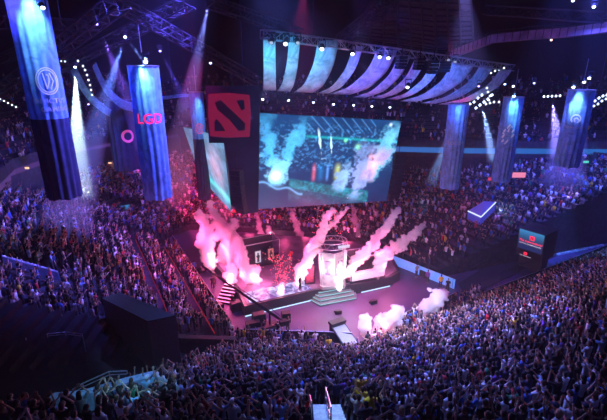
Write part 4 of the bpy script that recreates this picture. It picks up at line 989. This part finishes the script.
LL = [(97, 24, 44, vi, 45, 'violet lamp high on the roof right of the nearest left banner'), (125, 37, 46, (.6, .75, 1), 60, 'blue-white lamp in the roof above the second left banner'), (160, 51, 50, vi, 30, 'small violet lamp in the roof right of the second left banner'),
      (210, 63, 48, (.5, .6, 1), 30, 'small blue lamp above the red emblem panel'), (88, 104, 60, vi, 40, 'violet lamp low between the two left banners, left one'), (103, 104, 60, vi, 40, 'violet lamp low between the two left banners, right one'),
      (467, 90, 56, bl, 50, 'blue lamp right of the canopy end'), (505, 84, 56, bl, 40, 'blue lamp above the middle right banner, left one'), (513, 86, 54, (.6, .75, 1), 60, 'blue-white lamp above the middle right banner, right one'), (534, 83, 56, (.4, .5, 1), 25, 'small blue lamp right of the middle right banner'),
      (479, 86, 52, vi, 30, 'small violet lamp between canopy end and middle right banner'), (594, 7, 44, (.8, .9, 1), 60, 'white lamp at the upper right corner of the hall'), (573, 1, 44, (.8, .9, 1), 20, 'white lamp at the top edge left of the corner lamp'), (590, 78, 44, (.85, .92, 1), 60, 'white lamp above the right banner'), (584, 82, 44, (.85, .92, 1), 40, 'white lamp just left above the right banner'),
      (42, 8, 29.5, (.4, .6, 1), 60, 'blue lamp on top of the nearest left banner'), (146, 62, 33, (.5, .75, 1), 60, 'blue-white lamp on top of the second left banner'), (75, 67, 52, (1, 1, .95), 50, 'white lamp at the head of the bright beam between the left banners'), (514, 96, 47, (.4, .7, 1), 60, 'blue lamp on the hoop of the middle right banner'), (574, 87, 42, (.5, .7, 1), 50, 'blue lamp on the hoop of the right banner'),
      (521, 40, 60, (1, .4, .35), 20, 'tiny red lamp on the catwalk, left one'), (551, 40, 57, (1, .7, .6), 20, 'tiny pale lamp on the catwalk, right one')]
for x, y, Y, c, s, lab in LL: lamp(x, y, Y, lab, c, s, 1.0)
def lampbar(pts, Y, label, r=.11, s=14):
    P = [A(x, y, Y) for x, y in pts]; o = empty('lamp_bar', tuple(P[0])); tag(o, label, 'lamp bar'); q = MB()
    for a, b in zip(P[:-1], P[1:]): q.tube([a - P[0] + Vector((0, .15, 0)), b - P[0] + Vector((0, .15, 0))], .05, 5)
    q.build('bar', M_metal, o)
    for p in P: MB().ell(tuple(p - P[0]), (r, .08, r), 8, 5).build('lens', emis('bar_lens_%g' % s, (.7, .82, 1), s * .25), o)
lampbar([(78, 61), (83, 66), (85, 70), (87, 75), (88.5, 80), (90, 85), (91, 90), (92, 95)], 52, 'curving chain of small white lamps right of the bright beam', .13, 10)
lampbar([(0, 99), (4, 101), (8, 103), (12, 105), (16, 107)], 40, 'short row of white lamps at the left edge under the roof', .09, 8)
lampbar([(544, 96.5), (548, 96.4), (552, 96.2), (556, 96), (560, 95.8)], 54, 'straight row of five white lamps left of the right banner', .14, 16)
lampbar([(491, 73), (495, 71), (499, 69.5), (504, 68)], 54, 'short slanted row of white lamps at the canopy end', .12, 12)
lampbar([(470, 104), (474, 102), (478, 98), (482, 95)], 54, 'left arm of the white lamp cluster below the canopy end', .15, 18)
lampbar([(476, 108), (480, 105), (484, 102), (488, 99), (492, 95)], 55, 'middle arm of the white lamp cluster below the canopy end', .16, 18)
lampbar([(486, 104), (490, 103), (494, 102), (499, 102)], 56, 'right arm of the white lamp cluster below the canopy end', .14, 14)
lampbar([(487, 88), (488, 92), (490, 96), (489, 100)], 53, 'vertical arm of the white lamp cluster below the canopy end', .13, 14)
lampbar([(595, 101), (599, 98), (603, 96), (607, 95)], 46, 'slanted upper row of white lamps at the right edge', .13, 16)
lampbar([(594, 106), (598, 104), (602, 101), (606, 99)], 45, 'slanted lower row of white lamps at the right edge', .12, 12)
lampbar([(57, 60), (61, 61), (65, 61.5)], 50, 'three small white lamps left of the bright beam', .12, 6)

# ---------------------------------------------------------------- smoke jets
M_smoke = mat_vol('smoke', 3.2, (.97, .97, .98), .1); M_smoke_thin = mat_vol('smoke_thin', 1.3, (.97, .97, .98), .1)
tex = bpy.data.textures.new('puff', 'CLOUDS'); tex.noise_scale = .42; tex.noise_depth = 3
def plume(name, pts, Y, lab, m, cat='smoke', grp=None, vox=.13, amp=.6):
    """pts: (px, py, radius px) along the jet"""
    P = [(A(x, y, Y + random.uniform(-.4, .4) * (i > 0)), r) for i, (x, y, r) in enumerate(pts)]; o0 = P[0][0]; q = MB()
    for (a, ra), (b, rb) in zip(P[:-1], P[1:]):
        d = proj((a + b) / 2)[2]; L = (b - a).length; ra_, rb_ = ra * d / FPX, rb * d / FPX; n = max(2, int(L / (.45 * (ra_ + rb_) / 2)))
        for k in range(n + 1):
            t = k / n; r = lerp(ra_, rb_, t); c = a.lerp(b, t) - o0
            q.ell(tuple(c), (r * .75,) * 3, 8, 6)
            for _ in range(3):
                j = Vector((random.gauss(0, 1), random.gauss(0, 1), random.gauss(0, 1))).normalized() * r * random.uniform(.5, .95); q.ell(tuple(c + j), (r * random.uniform(.3, .62),) * 3, 8, 6)
    me = q.remesh(vox, 1); o = mk(name, me, m, None, tuple(o0)); tag(o, lab, cat, grp)
    dm = o.modifiers.new('puffs', 'DISPLACE'); dm.texture = tex; dm.strength = amp; dm.mid_level = .5; dm.texture_coords = 'LOCAL'
    return o, [p for p, r in P]
def gy(px, py, z=1.3): return F(px, py, z).y
pinkc = (1, .08, .30); hotc = (1, .20, .40)
JET = [
 ([(213, 266, 5), (209, 256, 9), (206, 243, 9), (209, 232, 7), (203, 220, 6), (199, 212, 4)], gy(213, 266), 'tall white-hot pink smoke jet at the far left corner of the stage', 5200, 1),
 ([(222, 262, 6), (226, 250, 11), (234, 243, 9), (224, 234, 9), (219, 222, 6), (214, 213, 4), (210, 203, 3)], gy(222, 264) + .8, 'broad pink smoke cloud just right of the far left jet', 3200, 0),
 ([(257, 280, 5), (251, 276, 9), (244, 268, 8), (243, 257, 7), (239, 246, 6), (236, 238, 4)], gy(257, 283), 'thick pink smoke jet rising in front of the left player booth', 3600, 1),
 ([(228, 268, 5), (236, 257, 8), (233, 245, 9), (227, 232, 7), (236, 221, 4)], gy(228, 270) + 1.2, 'billowing pink smoke cloud between the far left jet and the left player booth', 2600, 0),
 ([(229, 283, 3), (231, 275, 7), (233, 268, 6)], gy(230, 285), 'short white smoke burst beside the side steps', 2500, 1),
 ([(281, 293, 3), (281, 288, 4.5), (284, 284, 2)], gy(282, 294), 'small pink puff at the stage edge below the red sparks', 900, 1),
 ([(298, 284, 4), (302, 270, 6.5), (308, 256, 7), (316, 243, 7), (322, 232, 5.5), (326, 218, 4.5), (332, 209, 3.5)], gy(298, 286), 'long bending pink smoke jet left of the trophy display', 3600, 1),
 ([(322, 230, 3), (333, 224, 3), (342, 214, 2.5), (348, 207, 1.5)], gy(298, 286) + .6, 'thin pink smoke tongue branching right above the bending jet', 700, 0),
 ([(339, 288, 3.5), (340, 280, 4.5), (340, 271, 4), (341, 264, 3)], gy(340, 289, 1.3) - .5, 'short glowing white burst in front of the trophy display', 2600, 2),
 ([(345, 275, 4.5), (354, 265, 6), (364, 254, 6), (374, 243, 6), (384, 230, 5.5), (393, 218, 4.5), (398, 209, 3)], gy(350, 284), 'slanting pink smoke jet right of the trophy display', 3400, 1),
 ([(377, 276, 5), (378, 266, 8), (382, 257, 7.5), (392, 249, 6), (402, 243, 5.5), (413, 234, 5), (422, 226, 3.5)], gy(379, 278), 'bright pink smoke jet at the right end of the stage', 5200, 1),
 ([(263, 246, 3), (261, 236, 3.5), (259, 224, 3.2), (257, 213, 2)], 58, 'thin pink smoke jet at the back of the stage, leftmost', 700, 0),
 ([(269, 243, 3.5), (270, 235, 4), (269, 227, 3)], 58, 'short white smoke jet at the back of the stage, second from left', 900, 1),
 ([(302, 238, 3.5), (297, 228, 4), (294, 218, 3.4), (291, 209, 2)], 57, 'pink smoke jet at the back of the stage, third from left', 900, 0),
 ([(355, 250, 3.5), (358, 240, 4), (357, 230, 3.5), (354, 218, 3), (353, 208, 2)], 56, 'pink smoke jet at the back of the stage, behind the trophy display', 1100, 1),
 ([(372, 238, 2), (374, 226, 2.4), (376, 214, 2.2), (372, 206, 1.4)], 58, 'thinnest pink smoke jet at the back of the stage, rightmost', 500, 0),
]
for i, (pts, Y, lab, pw, hot) in enumerate(JET):
    o, C = plume('smoke_jet', pts, Y, lab, M_smoke if i < 11 else M_smoke_thin, 'smoke jet', None, .10, .7)
    if hot:
        p = C[0]; q_ = MB(); tp = C[1] - C[0]
        q_.tube([Vector((0, 0, -.1)), tp * .5, tp * 1.0, tp * 1.35], [.16, .30, .20, .03], 8)
        q_.build('flame', emis('flame_white' if hot == 2 else 'flame_pink', (1, .8, .9) if hot == 2 else (1, .34, .5), 14), o)
    mid = C[len(C) // 2]; lo = C[min(1, len(C) - 1)]
    cc = (1, .85, .92) if hot == 2 else pinkc
    point(lo + Vector((1.3, -.6, .3)), pw * .16, hotc if hot == 1 else cc, .6); point(mid + Vector((-1.4, -.8, 0)), pw * .21, cc, .7)
    nz0 = MB().rings([((0, 0, -.35), .2, .2), ((0, 0, -.1), .12, .12)], 8); q2 = empty('jet_nozzle', tuple(C[0] + Vector((0, 0, -.35)))) if 0 else None
WJ = [([(366, 334, 6), (364, 326, 9), (367, 320, 6)], 'white smoke puff in front of the near stand, left of the pink glow'), ([(374, 331, 3.5), (379, 325, 5.5), (380, 319, 4.5)], 'narrow pinkish smoke puff between the two white puffs'),
      ([(388, 330, 7), (389, 322, 9), (396, 315, 9), (399, 309, 5)], 'large white smoke puff in front of the near stand, right of the pink glow'), ([(425, 316, 6), (427, 307, 8), (434, 300, 8), (441, 297, 7), (445, 293, 4), (431, 290, 3)], 'rightmost white smoke puff near the end of the glowing barrier')]
for i, (pts, lab) in enumerate(WJ):
    Y = F(pts[0][0], pts[0][1] + 5, 0).y + .2
    o, C = plume('smoke_puff', pts, Y, lab, M_smoke, 'smoke', None, .10, .7)
    if i == 1: point(C[1] + Vector((0, -1.2, .6)), 500, (1, .15, .25), .4)
    else: point(C[1] + Vector((-.8, -1.5, 2.4)), 800, (.6, .6, 1), .6)
# glittering sparks
q = MB()
for k in range(300):
    t = random.random(); x = lerp(282, 283 + random.gauss(0, 8), t ** .5); y = lerp(288, 254, t) + random.gauss(0, 2); p = A(x, y, gy(282, 294) + random.gauss(0, .5)); r = random.uniform(.025, .055)
    q.ell(tuple(p), (r, r, r), 5, 3)
for k in range(90):
    p = A(random.gauss(330, 9), random.gauss(222, 9), gy(298, 286) + random.gauss(0, .6)); r = random.uniform(.03, .06); q.ell(tuple(p), (r, r, r), 5, 3)
tag(q.build('sparks', emis('spark', (1, .08, .16), 2.6)), 'spray of tiny red glowing sparks above the front left of the stage', 'sparks', None, 'stuff')

# ---------------------------------------------------------------- people on the floor and stage
fp = [((226, 327), 'black', 'arms down', 'person in black standing on the floor beside the black crane'), ((231.5, 338), 'white', 'arms down', 'person in white shirt at the left end of the near barrier'), ((288, 333), 'black', 'hand forward', 'person in black operating the camera crane, standing at its right'),
      ((264, 335), 'charcoal', 'filming', 'person in charcoal behind the crane dolly, left one'), ((278, 337), 'black', 'hand forward', 'person in black behind the crane dolly, right one'), ((213, 289), 'black', 'arms down', 'person in black walking left of the side steps'), ((215, 285), 'grey', 'hand forward', 'person in grey just behind the walker left of the side steps'),
      ((233, 308), 'black', 'arms down', 'person in black at the left corner of the stage'), ((189, 271), 'black', 'clapping', 'person in black at the foot of the left stand, farther one'), ((195, 273), 'blue', 'arms down', 'person in blue at the foot of the left stand, nearer one'),
      ((416, 277), 'grey', 'clapping', 'person in grey in front of the glowing barrier, farthest of four'), ((427, 283), 'purple', 'arms down', 'person in purple in front of the glowing barrier, second farthest'), ((440, 288), 'yellow', 'arms down', 'person in yellow in front of the glowing barrier, third farthest'), ((447, 292), 'black', 'arms down', 'person in black in front of the glowing barrier, nearest of four')]
for (x, y), sh, po, lab in fp:
    p = F(x, y); person(tuple(p), random.uniform(-3, 3) if 'operating' not in lab else .3, po, sh, 'dark-haired', lab, None, 'short', 1.0)
for (x, y), sh, lab in (((352, 283), 'white', 'person in white on the stage right of the trophy display'), ((300, 290), 'black', 'person in black on the stage front left of the trophy display'), ((291, 262), 'red', 'person in red at the middle of the stage'), ((270, 258), 'blue', 'person in blue on stage beside the left player booth')):
    p = F(x, y, 1.32); person(tuple(p), random.uniform(-3, 3), 'arms down', sh, 'dark-haired', lab, None, 'short', 1.0)

# ---------------------------------------------------------------- light from the rig and added fill spots
spot(A(143, 52, 32.5), A(150, 130, 34.5), 9000, (.30, .62, 1), 34, .7)
spot(A(30, -30, 29), A(36, 60, 31), 9000, (.28, .55, 1), 36, .7)
spot(A(198, 78, 48), A(200, 130, 50), 5000, (.2, .5, 1), 24, .7); spot(A(514, 84, 46), A(514, 130, 48), 7000, (.2, .5, 1), 26, .7)
spot(A(577, 76, 41), A(576, 120, 43), 8000, (.25, .4, 1), 28, .7); spot(A(459, 92, 48), A(459, 140, 50), 3500, (.15, .3, 1), 26, .7)
# canopy wash
spot(A(285, 75, 30), A(285, 60, lineY(285) - 3), 8000, (.03, .50, .85), 44, .8); spot(A(325, 85, 31), A(325, 68, lineY(325) - 3), 8000, (.04, .40, .95), 34, .8)
spot(A(385, 85, 34), A(375, 75, lineY(375) - 3), 12000, (.07, .10, 1), 50, .8); spot(A(450, 95, 38), A(440, 85, lineY(440) - 3), 14000, (.02, .16, 1), 50, .8)
# crowd and floor wash from the roof, some spots added as fill
spot((-6, 33, 34), (-26, 34, 5), 104000, (.13, .12, 1), 62, .9); spot((-7, 45, 22), (-14, 37, 3), 22100, (1, .05, .30), 36, .9)
spot((-8, 50, 21), (-16, 66, 3), 78000, (1, .04, .24), 70, .9); spot((-8, 42, 36), (-33, 57, 6), 104000, (.13, .10, 1), 46, .9)
spot((10, 57, 34), (20, 60, 5), 104000, (.26, .05, 1), 60, .9); spot((24, 42, 36), (38, 56, 9), 123500, (.09, .12, 1), 56, .9); spot((19, 57, 28), (22, 52, 4), 16900, (1, .03, .20), 40, .9)
spot((0, 60, 34), (-2, 76, 5), 65000, (1, .06, .35), 50, .9)
spot((-3, 32, 32), (4, 22, 6), 46800, (.13, .18, 1), 66, .9); spot((12, 34, 30), (14, 27, 2), 120000, (.28, .25, 1), 40, .9); spot((4, 34, 28), (9, 29, 2), 11700, (.42, .36, 1), 34, .9)
spot((26, 42, 32), (34, 31, 7), 52000, (.09, .12, 1), 60, .9); spot((-2, 33, 26), (2, 13, 10), 11700, (.14, .26, 1), 60, .9)
spot((4, 31, 30), (5, 38, 0), 6760, (.32, .10, 1), 60, .9); spot((-10, 38, 30), (-9, 43, 0), 7800, (1, .03, .45), 40, .9); spot((-5, 33, 20), (-5.5, 35.5, 0), 2860, (.12, .30, 1), 24, .6)
spot((36, 50, 16), (37, 47.5, 0), 11700, (.08, .30, 1), 50, .6); spot((10, 60, 36), (20, 74, 16), 9100, (.06, .10, 1), 90, .9)
spot((20, 20, 30), (20, 50, 44), 6500, (.10, .10, .8), 110, .9); spot((-20, 25, 28), (-22, 50, 42), 7800, (.12, .06, .8), 110, .9)
spot((-2, 30, 20), F(161, 340, 6), 11700, (.16, .32, 1), 26, .7); spot(A(150, 330, 12), A(125, 388, 13.5), 700, (.15, .55, 1), 60, .8)  # fill spots added to brighten the big box face and lower-left ledge
spot((30, 50, 20), (21, 46.5, 0), 6500, (.2, .12, 1), 60, .9)
spot((1.2, 14, 20), (1.6, 12.3, 11.5), 900, (.62, .95, .9), 26, .8)  # fill spot added over the aisle steps to brighten them
# visible beams
BEAMS = [((75, 67, 52), (80, 215, 56), 260000, (.6, .85, 1), 14), ((125, 37, 46), (143, 60, 44), 16000, (.2, .35, 1), 7), ((97, 24, 44), (150, 150, 50), 24000, (.25, .10, 1), 12), ((210, 63, 48), (214, 120, 50), 6000, (.12, .3, 1), 6), ((467, 90, 56), (428, 190, 58), 120000, (.15, .42, 1), 8), ((513, 86, 54), (512, 130, 53.5), 26000, (.2, .5, 1), 7),
    ((480, 98, 54), (495, 165, 54), 90000, (.25, .45, .9), 12), ((552, 97, 54), (560, 160, 54), 60000, (.25, .2, 1), 22), ((590, 78, 44), (560, 190, 50), 50000, (.14, .10, 1), 20), ((350, 54, 35), (372, 75, 34), 7000, (.5, .6, 1), 8), ((286, 44, 33), (262, 100, 34), 4000, (.25, .4, .9), 8), ((160, 51, 50), (190, 110, 50), 9000, (.12, .08, 1), 12),
    ((125, 37, 46), (60, 240, 40), 50000, (.10, .2, .9), 14), ((210, -4, 34), (170, 200, 50), 26000, (.2, .25, .8), 10), ((255, 104, 40), (215, 240, 50), 20000, (.2, .2, .8), 9)]
M_beam = mat_vol('beam_haze', .07, (.95, .95, 1), .1)
BL_ = ['the white lamp between the left banners', 'the blue-white roof lamp, pointing at the second left banner', 'the violet roof lamp right of the nearest left banner', 'the small lamp above the red emblem panel', 'the blue lamp at the canopy end', 'the lamp above the middle right banner', 'the white lamp cluster below the canopy end', 'the row of five white lamps', 'the white lamp above the right banner', 'a canopy lamp, crossing the fourth strip', 'the left canopy lamp', 'the small violet lamp right of the second left banner', 'the blue-white roof lamp, pointing down left', 'the top edge, wide and dim', 'the left end of the lamp row, crossing the dark panel'][::-1]
for a_, b_, pw, c, an in BEAMS:
    a0, b0 = A(*a_), A(*b_); dd = (b0 - a0); spot(a0 + dd.normalized() * .9, b0, pw, c, an, .5, .1, 'beam_light')
    cn = MB(); tt = math.tan(math.radians(an / 2)) * 1.05; p0 = dd.normalized() * 1.0; ln = dd.length * (.97 if a_[1] < 68 else .93)
    cn.tube([p0, dd.normalized() * ln], [tt * .3 + .08, tt * ln + .05], 20)
    bo = cn.build('light_shaft', M_beam, None, tuple(a0)); bo['label'] = 'hazy light shaft starting at ' + BL_[len(BL_) - 1]; bo['category'] = 'light beam'; BL_.pop()
# haze filling the hall
hz = MB().box((0, 48, 22.2), (120, 108, 44.2)).build('haze', mat_vol('haze', HAZE, (.95, .95, 1), .25)); tag(hz, 'thin theatrical haze filling the hall and catching the light beams', 'haze', None, 'stuff')
# ---------------------------------------------------------------- camera, world, view
cam = bpy.data.cameras.new('camera'); co_ = bpy.data.objects.new('camera', cam); COL.objects.link(co_)
co_.location = (0, 0, CAMZ); co_.rotation_euler = (PI / 2 - PITCH, 0, 0)
cam.sensor_width = 36; cam.lens = 36 * FPX / 607; cam.clip_start = .3; cam.clip_end = 400
S.camera = co_
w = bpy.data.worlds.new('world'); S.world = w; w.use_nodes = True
w.node_tree.nodes['Background'].inputs[0].default_value = (.05, .05, .42, 1); w.node_tree.nodes['Background'].inputs[1].default_value = .5  # added blue ambient fill, reaching in through the open back of the hall
S.view_settings.view_transform = 'Standard'; S.view_settings.look = 'None'; S.view_settings.gamma = 1; S.view_settings.exposure = 0
S.view_settings.use_curve_mapping = False
S.cycles.volume_bounces = 3; S.cycles.max_bounces = 5; S.cycles.diffuse_bounces = 2; S.cycles.glossy_bounces = 2; S.cycles.transmission_bounces = 3
S.cycles.volume_step_rate = 2; S.cycles.use_light_tree = True
